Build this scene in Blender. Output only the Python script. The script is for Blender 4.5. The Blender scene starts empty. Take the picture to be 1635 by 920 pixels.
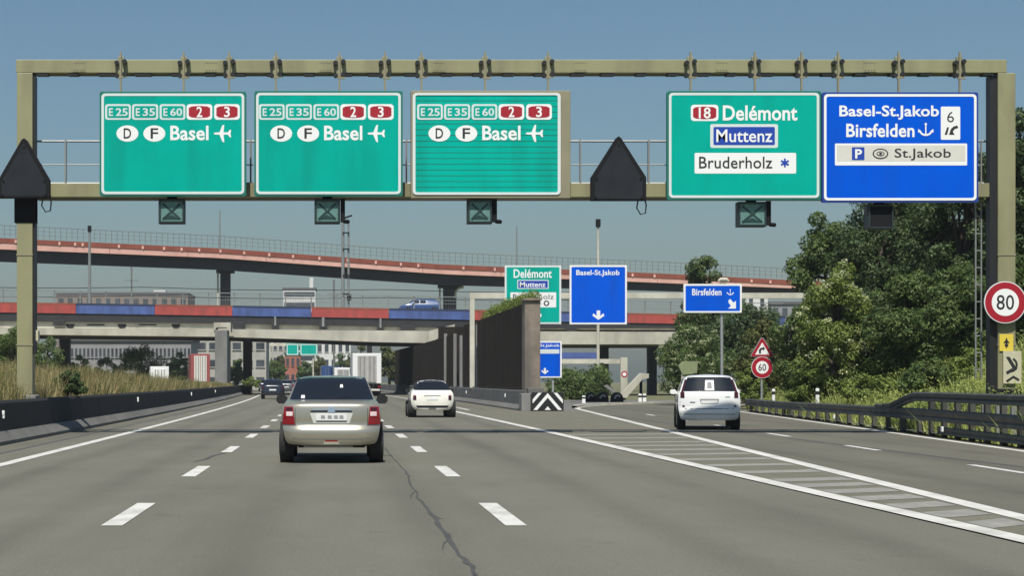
import bpy, bmesh, math, random
import numpy as np
from mathutils import Vector, Matrix

# ------------------------------------------------------------------ camera, sky, sun
SC = bpy.context.scene
COL = SC.collection
random.seed(7)
RNG = np.random.default_rng(11)
R = math.radians

F = 3000.0            # focal length in pixels of the 1635 px wide photograph
VX, VY, EYE = 540.0, 608.0, 1.35
cam_d = bpy.data.cameras.new('camera')
cam_d.sensor_width = 36.0
cam_d.lens = F / 1635 * 36
cam_d.shift_x = (817.5 - VX) / 1635
cam_d.shift_y = (VY - 460) / 1635
cam_d.clip_start = 0.1
cam_d.clip_end = 6000
cam = bpy.data.objects.new('camera', cam_d)
COL.objects.link(cam)
cam.location = (0, 0, EYE)
cam.rotation_euler = (R(90), 0, 0)
SC.camera = cam

SUN_EL, SUN_AZ = R(60), R(188)
world = bpy.data.worlds.new('World')
SC.world = world
world.use_nodes = True
wn = world.node_tree
bg = wn.nodes['Background']
sky = wn.nodes.new('ShaderNodeTexSky')
sky.sky_type = 'NISHITA'
sky.sun_disc = False
sky.sun_elevation = SUN_EL
sky.sun_rotation = SUN_AZ
sky.altitude = 0
sky.air_density = 1.35
sky.dust_density = 1.5
sky.ozone_density = 9.0
tint = wn.nodes.new('ShaderNodeMix')
tint.data_type = 'RGBA'
tint.blend_type = 'MULTIPLY'
tint.inputs[0].default_value = 1.0
tint.inputs[7].default_value = (1.03, 1.08, 1.04, 1)
wn.links.new(sky.outputs[0], tint.inputs[6])
wn.links.new(tint.outputs[2], bg.inputs['Color'])
bg.inputs['Strength'].default_value = 0.055

sun_d = bpy.data.lights.new('sun', 'SUN')
sun_d.energy = 4.2
sun_d.angle = R(0.53)
sun_d.color = (1.0, 0.96, 0.89)
sun = bpy.data.objects.new('sun', sun_d)
COL.objects.link(sun)
sdir = Vector((-math.sin(SUN_AZ) * math.cos(SUN_EL), -math.cos(SUN_AZ) * math.cos(SUN_EL), -math.sin(SUN_EL)))
sun.rotation_euler = sdir.to_track_quat('-Z', 'Y').to_euler()
sun.location = (0, 0, 60)

SC.view_settings.view_transform = 'Standard'
SC.view_settings.look = 'None'
SC.view_settings.exposure = 0.45
SC.view_settings.gamma = 1.0
SC.view_settings.use_curve_mapping = False


# ------------------------------------------------------------------ helpers
def PX(px, Y):
    return (px - VX) / F * Y


def PZ(py, Y):
    return EYE - (py - VY) / F * Y


def curve(Y):                      # the motorway bends gently to the left
    return -1.07e-4 * max(0.0, Y - 40.0) ** 2


MATS = {}


def mat(name, col, rough=0.6, metal=0.0, var=0.0, scale=3.0, bump=0.0, bscale=None, spec=0.5,
        emit=None, stretch=None, coat=0.0, dirt=None, detail=5.0):
    if name in MATS:
        return MATS[name]
    m = bpy.data.materials.new(name)
    m.use_nodes = True
    nt = m.node_tree
    b = nt.nodes['Principled BSDF']
    b.inputs['Base Color'].default_value = (*col, 1)
    b.inputs['Roughness'].default_value = rough
    b.inputs['Metallic'].default_value = metal
    b.inputs['Specular IOR Level'].default_value = spec
    b.inputs['Coat Weight'].default_value = coat
    if coat:
        b.inputs['Coat Roughness'].default_value = 0.06
    if emit:
        b.inputs['Emission Color'].default_value = (*emit[0], 1)
        b.inputs['Emission Strength'].default_value = emit[1]
    if var or bump or dirt:
        geo = nt.nodes.new('ShaderNodeNewGeometry')
        vec = geo.outputs['Position']
        if stretch:
            mp = nt.nodes.new('ShaderNodeMapping')
            mp.inputs['Scale'].default_value = stretch
            nt.links.new(vec, mp.inputs['Vector'])
            vec = mp.outputs[0]
        base_out = None
        if var:
            n = nt.nodes.new('ShaderNodeTexNoise')
            n.inputs['Scale'].default_value = scale
            n.inputs['Detail'].default_value = detail
            n.inputs['Roughness'].default_value = 0.62
            nt.links.new(vec, n.inputs['Vector'])
            r = nt.nodes.new('ShaderNodeValToRGB')
            r.color_ramp.elements[0].position = 0.3
            r.color_ramp.elements[1].position = 0.7
            r.color_ramp.elements[0].color = (*[c * (1 - var) for c in col], 1)
            r.color_ramp.elements[1].color = (*[min(1, c * (1 + var)) for c in col], 1)
            nt.links.new(n.outputs['Fac'], r.inputs['Fac'])
            base_out = r.outputs['Color']
        if dirt:                       # dirt = (colour, scale, low, high, amount)
            n2 = nt.nodes.new('ShaderNodeTexNoise')
            n2.inputs['Scale'].default_value = dirt[1]
            n2.inputs['Detail'].default_value = 6
            mp2 = nt.nodes.new('ShaderNodeMapping')
            mp2.inputs['Scale'].default_value = dirt[5] if len(dirt) > 5 else (1, 1, 0.25)
            nt.links.new(geo.outputs['Position'], mp2.inputs['Vector'])
            nt.links.new(mp2.outputs[0], n2.inputs['Vector'])
            mr = nt.nodes.new('ShaderNodeMapRange')
            mr.inputs['From Min'].default_value = dirt[2]
            mr.inputs['From Max'].default_value = dirt[3]
            mr.inputs['To Max'].default_value = dirt[4]
            nt.links.new(n2.outputs['Fac'], mr.inputs['Value'])
            mx = nt.nodes.new('ShaderNodeMix')
            mx.data_type = 'RGBA'
            nt.links.new(mr.outputs[0], mx.inputs[0])
            if base_out is not None:
                nt.links.new(base_out, mx.inputs[6])
            else:
                mx.inputs[6].default_value = (*col, 1)
            mx.inputs[7].default_value = (*dirt[0], 1)
            base_out = mx.outputs[2]
        if base_out is not None:
            nt.links.new(base_out, b.inputs['Base Color'])
        if bump:
            n3 = nt.nodes.new('ShaderNodeTexNoise')
            n3.inputs['Scale'].default_value = bscale or scale * 6
            n3.inputs['Detail'].default_value = 3
            nt.links.new(geo.outputs['Position'], n3.inputs['Vector'])
            bp = nt.nodes.new('ShaderNodeBump')
            bp.inputs['Strength'].default_value = bump
            bp.inputs['Distance'].default_value = 0.02
            nt.links.new(n3.outputs['Fac'], bp.inputs['Height'])
            nt.links.new(bp.outputs[0], b.inputs['Normal'])
    MATS[name] = m
    return m


def leaf_mat(name, dark, light, transl=0.35, rough=0.55):
    m = bpy.data.materials.new(name)
    m.use_nodes = True
    nt = m.node_tree
    b = nt.nodes['Principled BSDF']
    out = nt.nodes['Material Output']
    geo = nt.nodes.new('ShaderNodeNewGeometry')
    r = nt.nodes.new('ShaderNodeValToRGB')
    r.color_ramp.elements[0].color = (*dark, 1)
    r.color_ramp.elements[1].color = (*light, 1)
    nt.links.new(geo.outputs['Random Per Island'], r.inputs['Fac'])
    nt.links.new(r.outputs[0], b.inputs['Base Color'])
    b.inputs['Roughness'].default_value = rough
    b.inputs['Specular IOR Level'].default_value = 0.3
    t = nt.nodes.new('ShaderNodeBsdfTranslucent')
    nt.links.new(r.outputs[0], t.inputs['Color'])
    mx = nt.nodes.new('ShaderNodeMixShader')
    mx.inputs[0].default_value = transl
    nt.links.new(b.outputs[0], mx.inputs[1])
    nt.links.new(t.outputs[0], mx.inputs[2])
    nt.links.new(mx.outputs[0], out.inputs['Surface'])
    MATS[name] = m
    return m


def tag(o, label=None, cat=None, group=None, kind=None):
    if label:
        o['label'] = label
    if cat:
        o['category'] = cat
    if group:
        o['group'] = group
    if kind:
        o['kind'] = kind
    return o


def thing(name, label, cat, loc=(0, 0, 0), rz=0.0, group=None):
    o = bpy.data.objects.new(name, None)
    o.empty_display_size = 0.2
    COL.objects.link(o)
    o.location = loc
    o.rotation_euler = (0, 0, rz)
    return tag(o, label, cat, group)


def link(name, me, m, parent=None):
    o = bpy.data.objects.new(name, me)
    COL.objects.link(o)
    if m is not None:
        me.materials.clear()
        me.materials.append(m)
    if parent is not None:
        o.parent = parent
    return o


class MB:
    """collects boxes, tubes, prisms in one mesh; verts are in world space (minus origin on build)"""

    def __init__(self):
        self.v = []
        self.f = []

    def add(self, vs, fs):
        n = len(self.v)
        self.v += [tuple(p) for p in vs]
        self.f += [tuple(i + n for i in f) for f in fs]
        return self

    def box(self, x0, x1, y0, y1, z0, z1):
        vs = [(x0, y0, z0), (x1, y0, z0), (x1, y1, z0), (x0, y1, z0), (x0, y0, z1), (x1, y0, z1), (x1, y1, z1), (x0, y1, z1)]
        return self.add(vs, [(0, 3, 2, 1), (4, 5, 6, 7), (0, 1, 5, 4), (1, 2, 6, 5), (2, 3, 7, 6), (3, 0, 4, 7)])

    def bar(self, a, b, w, h=None, up=(0, 0, 1)):
        """rectangular bar from a to b"""
        h = w if h is None else h
        a, b = Vector(a), Vector(b)
        d = (b - a).normalized()
        u = Vector(up)
        if abs(d.dot(u)) > 0.98:
            u = Vector((0, 1, 0))
        s = d.cross(u).normalized()
        t = s.cross(d).normalized()
        vs = []
        for p in (a, b):
            for (i, j) in ((-1, -1), (1, -1), (1, 1), (-1, 1)):
                vs.append(p + s * (i * w / 2) + t * (j * h / 2))
        return self.add(vs, [(3, 2, 1, 0), (4, 5, 6, 7), (0, 1, 5, 4), (1, 2, 6, 5), (2, 3, 7, 6), (3, 0, 4, 7)])

    def tube(self, pts, r, n=8):
        pts = [Vector(p) for p in pts]
        rs = r if isinstance(r, (list, tuple)) else [r] * len(pts)
        rings = []
        for i, p in enumerate(pts):
            d = (pts[min(i + 1, len(pts) - 1)] - pts[max(i - 1, 0)]).normalized()
            u = Vector((0, 0, 1)) if abs(d.z) < 0.95 else Vector((0, 1, 0))
            s = d.cross(u).normalized()
            t = s.cross(d).normalized()
            rings.append([p + (s * math.cos(2 * math.pi * k / n) + t * math.sin(2 * math.pi * k / n)) * rs[i] for k in range(n)])
        vs = [q for ring in rings for q in ring]
        fs = []
        for i in range(len(rings) - 1):
            for k in range(n):
                k2 = (k + 1) % n
                fs.append((i * n + k2, i * n + k, (i + 1) * n + k, (i + 1) * n + k2))
        fs.append(tuple(range(n)))
        fs.append(tuple((len(rings) - 1) * n + k for k in reversed(range(n))))
        return self.add(vs, fs)

    def plate(self, pts, y0, y1):
        """polygon in (x, z), seen from -y, between y0 (front) and y1 (back)"""
        n = len(pts)
        vs = [(x, y0, z) for x, z in pts] + [(x, y1, z) for x, z in pts]
        fs = [tuple(range(n)), tuple(n + k for k in reversed(range(n)))]
        for k in range(n):
            k2 = (k + 1) % n
            fs.append((k2, k, n + k, n + k2))
        return self.add(vs, fs)

    def ring(self, outer, inner, y0, y1):
        n = len(outer)
        vs = [(x, y0, z) for x, z in outer] + [(x, y0, z) for x, z in inner] + [(x, y1, z) for x, z in outer] + [(x, y1, z) for x, z in inner]
        fs = []
        for k in range(n):
            k2 = (k + 1) % n
            fs.append((k, k2, n + k2, n + k))
            fs.append((k2, k, 2 * n + k, 2 * n + k2))
            fs.append((n + k, n + k2, 3 * n + k2, 3 * n + k))
        return self.add(vs, fs)

    def sheet(self, rows):
        """rows: list of equal-length point lists"""
        w = len(rows[0])
        vs = [p for r in rows for p in r]
        fs = []
        for i in range(len(rows) - 1):
            for j in range(w - 1):
                fs.append((i * w + j, i * w + j + 1, (i + 1) * w + j + 1, (i + 1) * w + j))
        return self.add(vs, fs)

    def build(self, name, m, parent=None, bevel=0.0, smooth=None, seg=2, fix=True):
        org = Vector((0, 0, 0))
        if parent is not None:
            pm = parent.matrix_basis
            if parent.parent is not None:
                pm = parent.parent.matrix_basis @ pm
            if pm != Matrix.Identity(4):
                inv = pm.inverted()
                self.v = [tuple(inv @ Vector(p)) for p in self.v]
        me = bpy.data.meshes.new(name)
        me.from_pydata(self.v, [], self.f)
        if bevel or fix:
            bm = bmesh.new()
            bm.from_mesh(me)
            if fix:
                bmesh.ops.recalc_face_normals(bm, faces=bm.faces)
            if bevel:
                es = [e for e in bm.edges if len(e.link_faces) == 2 and e.calc_face_angle(0) > 0.5]
                bmesh.ops.bevel(bm, geom=es, offset=bevel, segments=seg, affect='EDGES', profile=0.5)
            bm.to_mesh(me)
            bm.free()
        if smooth is not None:
            me.shade_smooth()
            me.set_sharp_from_angle(angle=R(smooth))
        me.update()
        return link(name, me, m, parent)


def rrect(x0, x1, z0, z1, r, n=4):
    pts = []
    for cx, cz, a0 in ((x1 - r, z1 - r, 0), (x0 + r, z1 - r, 90), (x0 + r, z0 + r, 180), (x1 - r, z0 + r, 270)):
        for k in range(n + 1):
            a = R(a0 + 90 * k / n)
            pts.append((cx + r * math.cos(a), cz + r * math.sin(a)))
    return pts[::-1]


def circle(cx, cz, rx, rz=None, n=32):
    rz = rx if rz is None else rz
    return [(cx + rx * math.cos(-2 * math.pi * k / n), cz + rz * math.sin(-2 * math.pi * k / n)) for k in range(n)]


def disc_x(mb, cx, cy, cz, prof, n=24):
    """lathe about the x axis: prof = list of (x offset, radius)"""
    vs = []
    for (xo, r) in prof:
        for k in range(n):
            a = 2 * math.pi * k / n
            vs.append((cx + xo, cy + r * math.cos(a), cz + r * math.sin(a)))
    fs = []
    for i in range(len(prof) - 1):
        for k in range(n):
            k2 = (k + 1) % n
            fs.append((i * n + k, i * n + k2, (i + 1) * n + k2, (i + 1) * n + k))
    fs.append(tuple(range(n)))
    fs.append(tuple((len(prof) - 1) * n + k for k in range(n)))
    mb.add(vs, fs)


def text_part(name, s, parent, x0, x1, z0, z1, y, m, bold=0.02, thick=0.004):
    """lettering as thin raised mesh, fitted to a rectangle on a plane that faces the traffic"""
    cu = bpy.data.curves.new('lettering', 'FONT')
    cu.body = s
    cu.size = 1.0
    cu.offset = bold
    cu.resolution_u = 3
    cu.space_character = 1.02
    tmp = bpy.data.objects.new('lettering', cu)
    COL.objects.link(tmp)
    dg = bpy.context.evaluated_depsgraph_get()
    me = bpy.data.meshes.new_from_object(tmp.evaluated_get(dg))
    bpy.data.objects.remove(tmp)
    bpy.data.curves.remove(cu)
    n = len(me.vertices)
    co = np.empty(n * 3, 'f')
    me.vertices.foreach_get('co', co)
    co = co.reshape(-1, 3)
    a0, a1 = co[:, 0].min(), co[:, 0].max()
    b0, b1 = co[:, 1].min(), co[:, 1].max()
    X = x0 + (co[:, 0] - a0) / (a1 - a0) * (x1 - x0)
    Z = z0 + (co[:, 1] - b0) / (b1 - b0) * (z1 - z0)
    faces = [tuple(p.vertices) for p in me.polygons]
    bpy.data.meshes.remove(me)
    mb = MB()
    mb.v = [(float(a), y, float(b)) for a, b in zip(X, Z)]
    mb.f = faces
    return mb.build(name, m, parent, fix=False)


def soup(name, V, Fc, m, parent=None, off=None):
    """fast mesh from arrays of verts and equal-sized faces"""
    me = bpy.data.meshes.new(name)
    V = np.asarray(V, 'f')
    Fc = np.asarray(Fc, 'i')
    k = Fc.shape[1]
    me.vertices.add(len(V))
    me.vertices.foreach_set('co', V.ravel())
    me.loops.add(Fc.size)
    me.loops.foreach_set('vertex_index', Fc.ravel())
    me.polygons.add(len(Fc))
    me.polygons.foreach_set('loop_start', np.arange(0, Fc.size, k, dtype='i'))
    me.polygons.foreach_set('loop_total', np.full(len(Fc), k, 'i'))
    me.update(calc_edges=True)
    return link(name, me, m, parent)


# ------------------------------------------------------------------ materials
M_asphalt = mat('asphalt', (0.127, 0.122, 0.096), 0.85, var=0.10, scale=0.55, bump=0.25, bscale=60, spec=0.25,
                dirt=((0.096, 0.092, 0.070), 0.5, 0.5, 0.72, 0.6, (1.6, 0.07, 1)), stretch=(1, 0.35, 1))
M_asphalt2 = mat('asphalt_exit', (0.112, 0.106, 0.081), 0.85, var=0.12, scale=0.6, bump=0.25, bscale=60, spec=0.25,
                 dirt=((0.085, 0.081, 0.068), 0.45, 0.48, 0.7, 0.6, (1.4, 0.09, 1)), stretch=(1, 0.35, 1))
def wheel_tracks(m):
    nt = m.node_tree
    b = nt.nodes['Principled BSDF']
    src = b.inputs['Base Color'].links[0].from_socket
    geo = nt.nodes.new('ShaderNodeNewGeometry')
    sep = nt.nodes.new('ShaderNodeSeparateXYZ')
    nt.links.new(geo.outputs['Position'], sep.inputs[0])

    def mth(op, a, v=None):
        n = nt.nodes.new('ShaderNodeMath')
        n.operation = op
        nt.links.new(a, n.inputs[0])
        if v is not None:
            n.inputs[1].default_value = v
        return n.outputs[0]
    x = mth('DIVIDE', mth('ADD', sep.outputs[0], 5.5 + 37.0), 3.7)
    f = mth('ABSOLUTE', mth('SUBTRACT', mth('FRACT', x), 0.5))
    d = mth('ABSOLUTE', mth('SUBTRACT', f, 0.21))
    mr = nt.nodes.new('ShaderNodeMapRange')
    mr.interpolation_type = 'SMOOTHSTEP'
    mr.inputs['From Min'].default_value = 0.0
    mr.inputs['From Max'].default_value = 0.12
    mr.inputs['To Min'].default_value = 1.0
    mr.inputs['To Max'].default_value = 0.0
    nt.links.new(d, mr.inputs['Value'])
    n = nt.nodes.new('ShaderNodeTexNoise')
    n.inputs['Scale'].default_value = 0.35
    n.inputs['Detail'].default_value = 5
    nt.links.new(geo.outputs['Position'], n.inputs['Vector'])
    k = mth('MULTIPLY', mr.outputs[0], 0.30)
    mul = nt.nodes.new('ShaderNodeMath')
    mul.operation = 'MULTIPLY'
    nt.links.new(k, mul.inputs[0])
    nt.links.new(n.outputs['Fac'], mul.inputs[1])
    # sparse dark spots of oil and small patches
    n2 = nt.nodes.new('ShaderNodeTexNoise')
    n2.inputs['Scale'].default_value = 1.3
    n2.inputs['Detail'].default_value = 7
    n2.inputs['Roughness'].default_value = 0.7
    nt.links.new(geo.outputs['Position'], n2.inputs['Vector'])
    sp = nt.nodes.new('ShaderNodeMapRange')
    sp.inputs['From Min'].default_value = 0.60
    sp.inputs['From Max'].default_value = 0.74
    sp.inputs['To Max'].default_value = 0.28
    nt.links.new(n2.outputs['Fac'], sp.inputs['Value'])
    add = nt.nodes.new('ShaderNodeMath')
    add.operation = 'MAXIMUM'
    nt.links.new(mul.outputs[0], add.inputs[0])
    nt.links.new(sp.outputs[0], add.inputs[1])
    # fine grit
    n3 = nt.nodes.new('ShaderNodeTexNoise')
    n3.inputs['Scale'].default_value = 32.0
    n3.inputs['Detail'].default_value = 4
    nt.links.new(geo.outputs['Position'], n3.inputs['Vector'])
    gr_ = nt.nodes.new('ShaderNodeMapRange')
    gr_.inputs['From Min'].default_value = 0.3
    gr_.inputs['From Max'].default_value = 0.7
    gr_.inputs['To Min'].default_value = -0.15
    gr_.inputs['To Max'].default_value = 0.15
    nt.links.new(n3.outputs['Fac'], gr_.inputs['Value'])
    tot = nt.nodes.new('ShaderNodeMath')
    tot.operation = 'ADD'
    nt.links.new(add.outputs[0], tot.inputs[0])
    nt.links.new(gr_.outputs[0], tot.inputs[1])
    inv = nt.nodes.new('ShaderNodeMath')
    inv.operation = 'SUBTRACT'
    inv.inputs[0].default_value = 1.06
    nt.links.new(tot.outputs[0], inv.inputs[1])
    vm = nt.nodes.new('ShaderNodeVectorMath')
    vm.operation = 'SCALE'
    nt.links.new(src, vm.inputs[0])
    nt.links.new(inv.outputs[0], vm.inputs['Scale'])
    nt.links.new(vm.outputs[0], b.inputs['Base Color'])


wheel_tracks(M_asphalt)
wheel_tracks(M_asphalt2)
M_gore = mat('asphalt_gore', (0.136, 0.130, 0.098), 0.9, var=0.12, scale=0.8, bump=0.2, bscale=60, spec=0.2)
M_paint = mat('road_paint', (0.55, 0.54, 0.49), 0.7, var=0.10, scale=5, dirt=((0.30, 0.29, 0.26), 2.6, 0.46, 0.72, 0.75, (1, 0.45, 1)))
M_paintworn = mat('road_paint_worn', (0.225, 0.215, 0.185), 0.85, var=0.3, scale=4, dirt=((0.2, 0.195, 0.18), 1.4, 0.44, 0.66, 0.9, (1, 1, 1)))
M_tar = mat('tar', (0.058, 0.056, 0.050), 0.7, var=0.3, scale=8)
M_seam = mat('tar_seam', (0.075, 0.073, 0.068), 0.75, var=0.25, scale=5)
M_earth = mat('earth_grass', (0.115, 0.115, 0.05), 0.95, var=0.35, scale=0.5, bump=0.4, bscale=8)
M_bank = mat('bank_grass', (0.20, 0.225, 0.075), 0.95, var=0.3, scale=1.5, bump=0.4, bscale=8)
M_dryearth = mat('dry_ground', (0.19, 0.165, 0.085), 0.95, var=0.3, scale=0.8, bump=0.4, bscale=8)
M_sootshade = mat('soot_shade_concrete', (0.018, 0.019, 0.019), 0.9, var=0.25, scale=1.2, bump=0.2, bscale=30,  # dark tone holds soot and the shade on the barrier's face
                dirt=((0.012, 0.012, 0.012), 0.9, 0.45, 0.7, 0.7))
M_dirtcon = mat('dusty_concrete', (0.135, 0.131, 0.12), 0.9, var=0.2, scale=1.5, bump=0.2, bscale=30,
                dirt=((0.07, 0.068, 0.064), 0.8, 0.45, 0.72, 0.7, (0.5, 0.12, 1)))
M_con = mat('concrete', (0.46, 0.44, 0.36), 0.9, var=0.12, scale=0.8, bump=0.1, bscale=20,
            dirt=((0.20, 0.185, 0.15), 0.5, 0.46, 0.74, 0.7))
M_conlight = mat('pale_concrete', (0.52, 0.50, 0.41), 0.9, var=0.15, scale=0.8,
                 dirt=((0.27, 0.25, 0.2), 0.6, 0.48, 0.74, 0.7))
M_congrey = mat('grey_concrete', (0.20, 0.20, 0.19), 0.9, var=0.12, scale=1.0, dirt=((0.13, 0.128, 0.12), 0.7, 0.45, 0.7, 0.7))
M_brownpanel = mat('brown_wall_panel', (0.017, 0.0128, 0.0095), 0.9, spec=0.2, var=0.45, scale=1.5, bump=0.2, bscale=15, stretch=(1, 1, 0.15))
M_pillar = mat('weathered_pillar', (0.20, 0.165, 0.13), 0.9, var=0.3, scale=1.6, bump=0.2, bscale=20,
               dirt=((0.10, 0.09, 0.08), 1.2, 0.45, 0.7, 0.8))
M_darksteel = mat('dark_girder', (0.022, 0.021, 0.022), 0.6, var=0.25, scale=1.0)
M_pink = mat('faded_red_fascia', (0.66, 0.38, 0.31), 0.7, var=0.12, scale=0.6, dirt=((0.50, 0.27, 0.21), 0.5, 0.5, 0.75, 0.6))
M_redbrown = mat('rust_red_rail', (0.23, 0.06, 0.035), 0.7, var=0.2, scale=1.0)
M_red = mat('red_fascia', (0.36, 0.055, 0.045), 0.6, var=0.2, scale=0.8, dirt=((0.20, 0.05, 0.04), 1.2, 0.45, 0.72, 0.8, (1.5, 1, 0.3)))
M_blue = mat('blue_fascia', (0.058, 0.10, 0.28), 0.6, var=0.2, scale=0.8, dirt=((0.035, 0.055, 0.13), 1.2, 0.45, 0.72, 0.8, (1.5, 1, 0.3)))
M_rail = mat('galvanised_rail', (0.24, 0.25, 0.24), 0.55, metal=0.3, var=0.1, scale=3)
M_raildull = mat('dull_rail', (0.16, 0.155, 0.145), 0.7, var=0.15, scale=3)
M_beige = mat('olive_beige_paint', (0.265, 0.258, 0.140), 0.5, var=0.05, scale=1.2, dirt=((0.175, 0.160, 0.095), 1.6, 0.46, 0.74, 0.8, (1.2, 1, 0.25)))
M_beigedk = mat('beige_casing', (0.235, 0.215, 0.135), 0.6, var=0.08, scale=2)
M_black = mat('black_plastic', (0.012, 0.012, 0.013), 0.5)
M_anth = mat('anthracite_sheet', (0.006, 0.0065, 0.008), 0.8, spec=0.25, var=0.12, scale=2.5)
M_green = mat('sign_green', (0.0, 0.365, 0.285), 0.75, spec=0.04, var=0.05, scale=1.3, dirt=((0.004, 0.265, 0.205), 1.1, 0.44, 0.75, 0.8, (1.6, 1, 0.2)))
M_greenedge = mat('sign_green_edge', (0.004, 0.15, 0.11), 0.5)
M_sblue = mat('sign_blue', (0.0, 0.090, 0.62), 0.75, spec=0.04, var=0.05, scale=1.3, dirt=((0.004, 0.075, 0.50), 1.1, 0.44, 0.75, 0.8, (1.6, 1, 0.2)))
M_sblueedge = mat('sign_blue_edge', (0.006, 0.04, 0.26), 0.5)
M_navy = mat('sign_navy', (0.008, 0.05, 0.36), 0.45)
M_white = mat('sign_white', (0.80, 0.80, 0.78), 0.5)
M_offwhite = mat('sign_offwhite', (0.62, 0.60, 0.54), 0.55, var=0.05, scale=3)
M_pale = mat('pale_frame', (0.62, 0.68, 0.66), 0.5)
M_sred = mat('sign_red', (0.34, 0.008, 0.020), 0.45)
M_ink = mat('sign_ink', (0.02, 0.02, 0.022), 0.5)
M_yellow = mat('sign_yellow', (0.68, 0.52, 0.06), 0.5)
M_cream = mat('plate_cream', (0.50, 0.47, 0.33), 0.6, var=0.08, scale=6)
M_ledframe = mat('signal_housing', (0.016, 0.030, 0.032), 0.5)
M_led = mat('signal_face', (0.105, 0.22, 0.195), 0.5, var=0.2, scale=12)
M_ledx = mat('signal_cross', (0.010, 0.038, 0.034), 0.5)
M_alu = mat('aluminium', (0.45, 0.46, 0.46), 0.45, metal=0.6)
M_guard = mat('dark_guardrail', (0.060, 0.060, 0.052), 0.7, metal=0.1, var=0.3, scale=2.0, dirt=((0.11, 0.105, 0.09), 1.2, 0.5, 0.75, 0.7))
M_refl = mat('reflector_white', (0.85, 0.85, 0.83), 0.4)
M_bark = mat('bark', (0.055, 0.043, 0.032), 0.95, var=0.3, scale=6, bump=0.5, bscale=20)
M_tyre = mat('tyre_rubber', (0.013, 0.013, 0.013), 0.8)
M_rim = mat('wheel_rim', (0.35, 0.35, 0.35), 0.35, metal=0.8)
M_glass = mat('car_glass', (0.010, 0.012, 0.016), 0.05, spec=0.6)
M_under = mat('underbody', (0.012, 0.012, 0.012), 0.8)
M_tail = mat('tail_light_red', (0.22, 0.008, 0.014), 0.2, coat=0.5)
M_taildk = mat('tail_light_dark', (0.05, 0.008, 0.010), 0.15, coat=0.5)
M_tailwh = mat('tail_light_clear', (0.70, 0.55, 0.52), 0.15, coat=0.5)
M_chrome = mat('bright_trim', (0.72, 0.72, 0.70), 0.2, metal=0.9)
M_plate = mat('number_plate', (0.66, 0.66, 0.64), 0.5)
M_silver = mat('champagne_paint', (0.40, 0.375, 0.295), 0.28, metal=0.62, coat=0.7, var=0.04, scale=1.5, dirt=((0.26, 0.24, 0.19), 2.2, 0.5, 0.8, 0.5, (1, 1, 1)))
M_carwhite = mat('white_car_paint', (0.74, 0.74, 0.72), 0.3, coat=0.7, dirt=((0.52, 0.51, 0.47), 2.0, 0.5, 0.8, 0.5, (1, 1, 1)))
M_creamwhite = mat('cream_car_paint', (0.76, 0.74, 0.65), 0.3, coat=0.7, dirt=((0.54, 0.52, 0.45), 2.0, 0.5, 0.8, 0.5, (1, 1, 1)))
M_cardark = mat('dark_blue_car_paint', (0.012, 0.014, 0.024), 0.25, coat=0.8)
M_cargrey = mat('grey_car_paint', (0.16, 0.17, 0.18), 0.3, metal=0.4, coat=0.7)
M_carblue = mat('blue_car_paint', (0.03, 0.07, 0.20), 0.3, coat=0.7)
M_carred = mat('red_car_paint', (0.40, 0.035, 0.03), 0.35, coat=0.6)

# foliage
L_dark = leaf_mat('leaf_dark', (0.020, 0.044, 0.014), (0.125, 0.178, 0.066), 0.34)
L_mid = leaf_mat('leaf_mid', (0.036, 0.070, 0.018), (0.165, 0.228, 0.066), 0.35)
L_bright = leaf_mat('leaf_bright', (0.085, 0.125, 0.022), (0.27, 0.33, 0.080), 0.35)
L_olive = leaf_mat('leaf_olive', (0.050, 0.062, 0.016), (0.16, 0.17, 0.050), 0.3)
L_flower = leaf_mat('blossom', (0.36, 0.40, 0.18), (0.66, 0.68, 0.44), 0.3)
L_bramble = leaf_mat('bramble_leaf', (0.14, 0.18, 0.035), (0.40, 0.45, 0.13), 0.35)
L_dry = leaf_mat('dry_grass', (0.17, 0.13, 0.055), (0.50, 0.42, 0.20), 0.3)
L_grass = leaf_mat('green_grass', (0.17, 0.21, 0.05), (0.46, 0.50, 0.16), 0.35)
# ------------------------------------------------------------------ ground, roads, markings
g = MB()
g.sheet([[(x, y, -0.06) for x in (-700, -60, 60, 700)] for y in (-120, 150, 600, 1300)])
tag(g.build('ground', M_earth, fix=False), kind='structure')


def strip(rows_y, fl, fr, z, n=1):
    mb = MB()
    mb.sheet([[(fl(y) + (fr(y) - fl(y)) * k / n, y, z) for k in range(n + 1)] for y in rows_y])
    return mb


ys = [y for y in range(-24, 521, 4)]
road = tag(strip(ys, lambda y: -7.0 + curve(y), lambda y: 8.4 + curve(y), 0.0, 4).build('motorway', M_asphalt, fix=False), kind='structure')


def exl(y):
    return 5.46 + 0.0656 * y + (0.012 * (y - 88) ** 2 if y > 88 else 0)


def exr(y):
    return 10.15 + 0.0955 * y + (0.012 * (y - 88) ** 2 if y > 88 else 0)


ey = [y for y in range(-24, 133, 3)]
exitroad = tag(strip(ey, exl, exr, 0.004, 3).build('exit_road', M_asphalt2, fix=False), kind='structure')
rl = lambda y: 5.9 - 0.0085 * y + curve(y)
gore = tag(strip([y for y in range(10, 85, 2)], lambda y: rl(y), lambda y: exl(y), 0.008, 2).build('gore_area', M_gore, fix=False), kind='structure')
tag(strip([y for y in range(84, 131, 2)], lambda y: 9.3 + curve(y), lambda y: max(exl(y), 10.0), 0.0, 1).build('gore_verge', M_dirtcon, fix=False), kind='structure')


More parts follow.
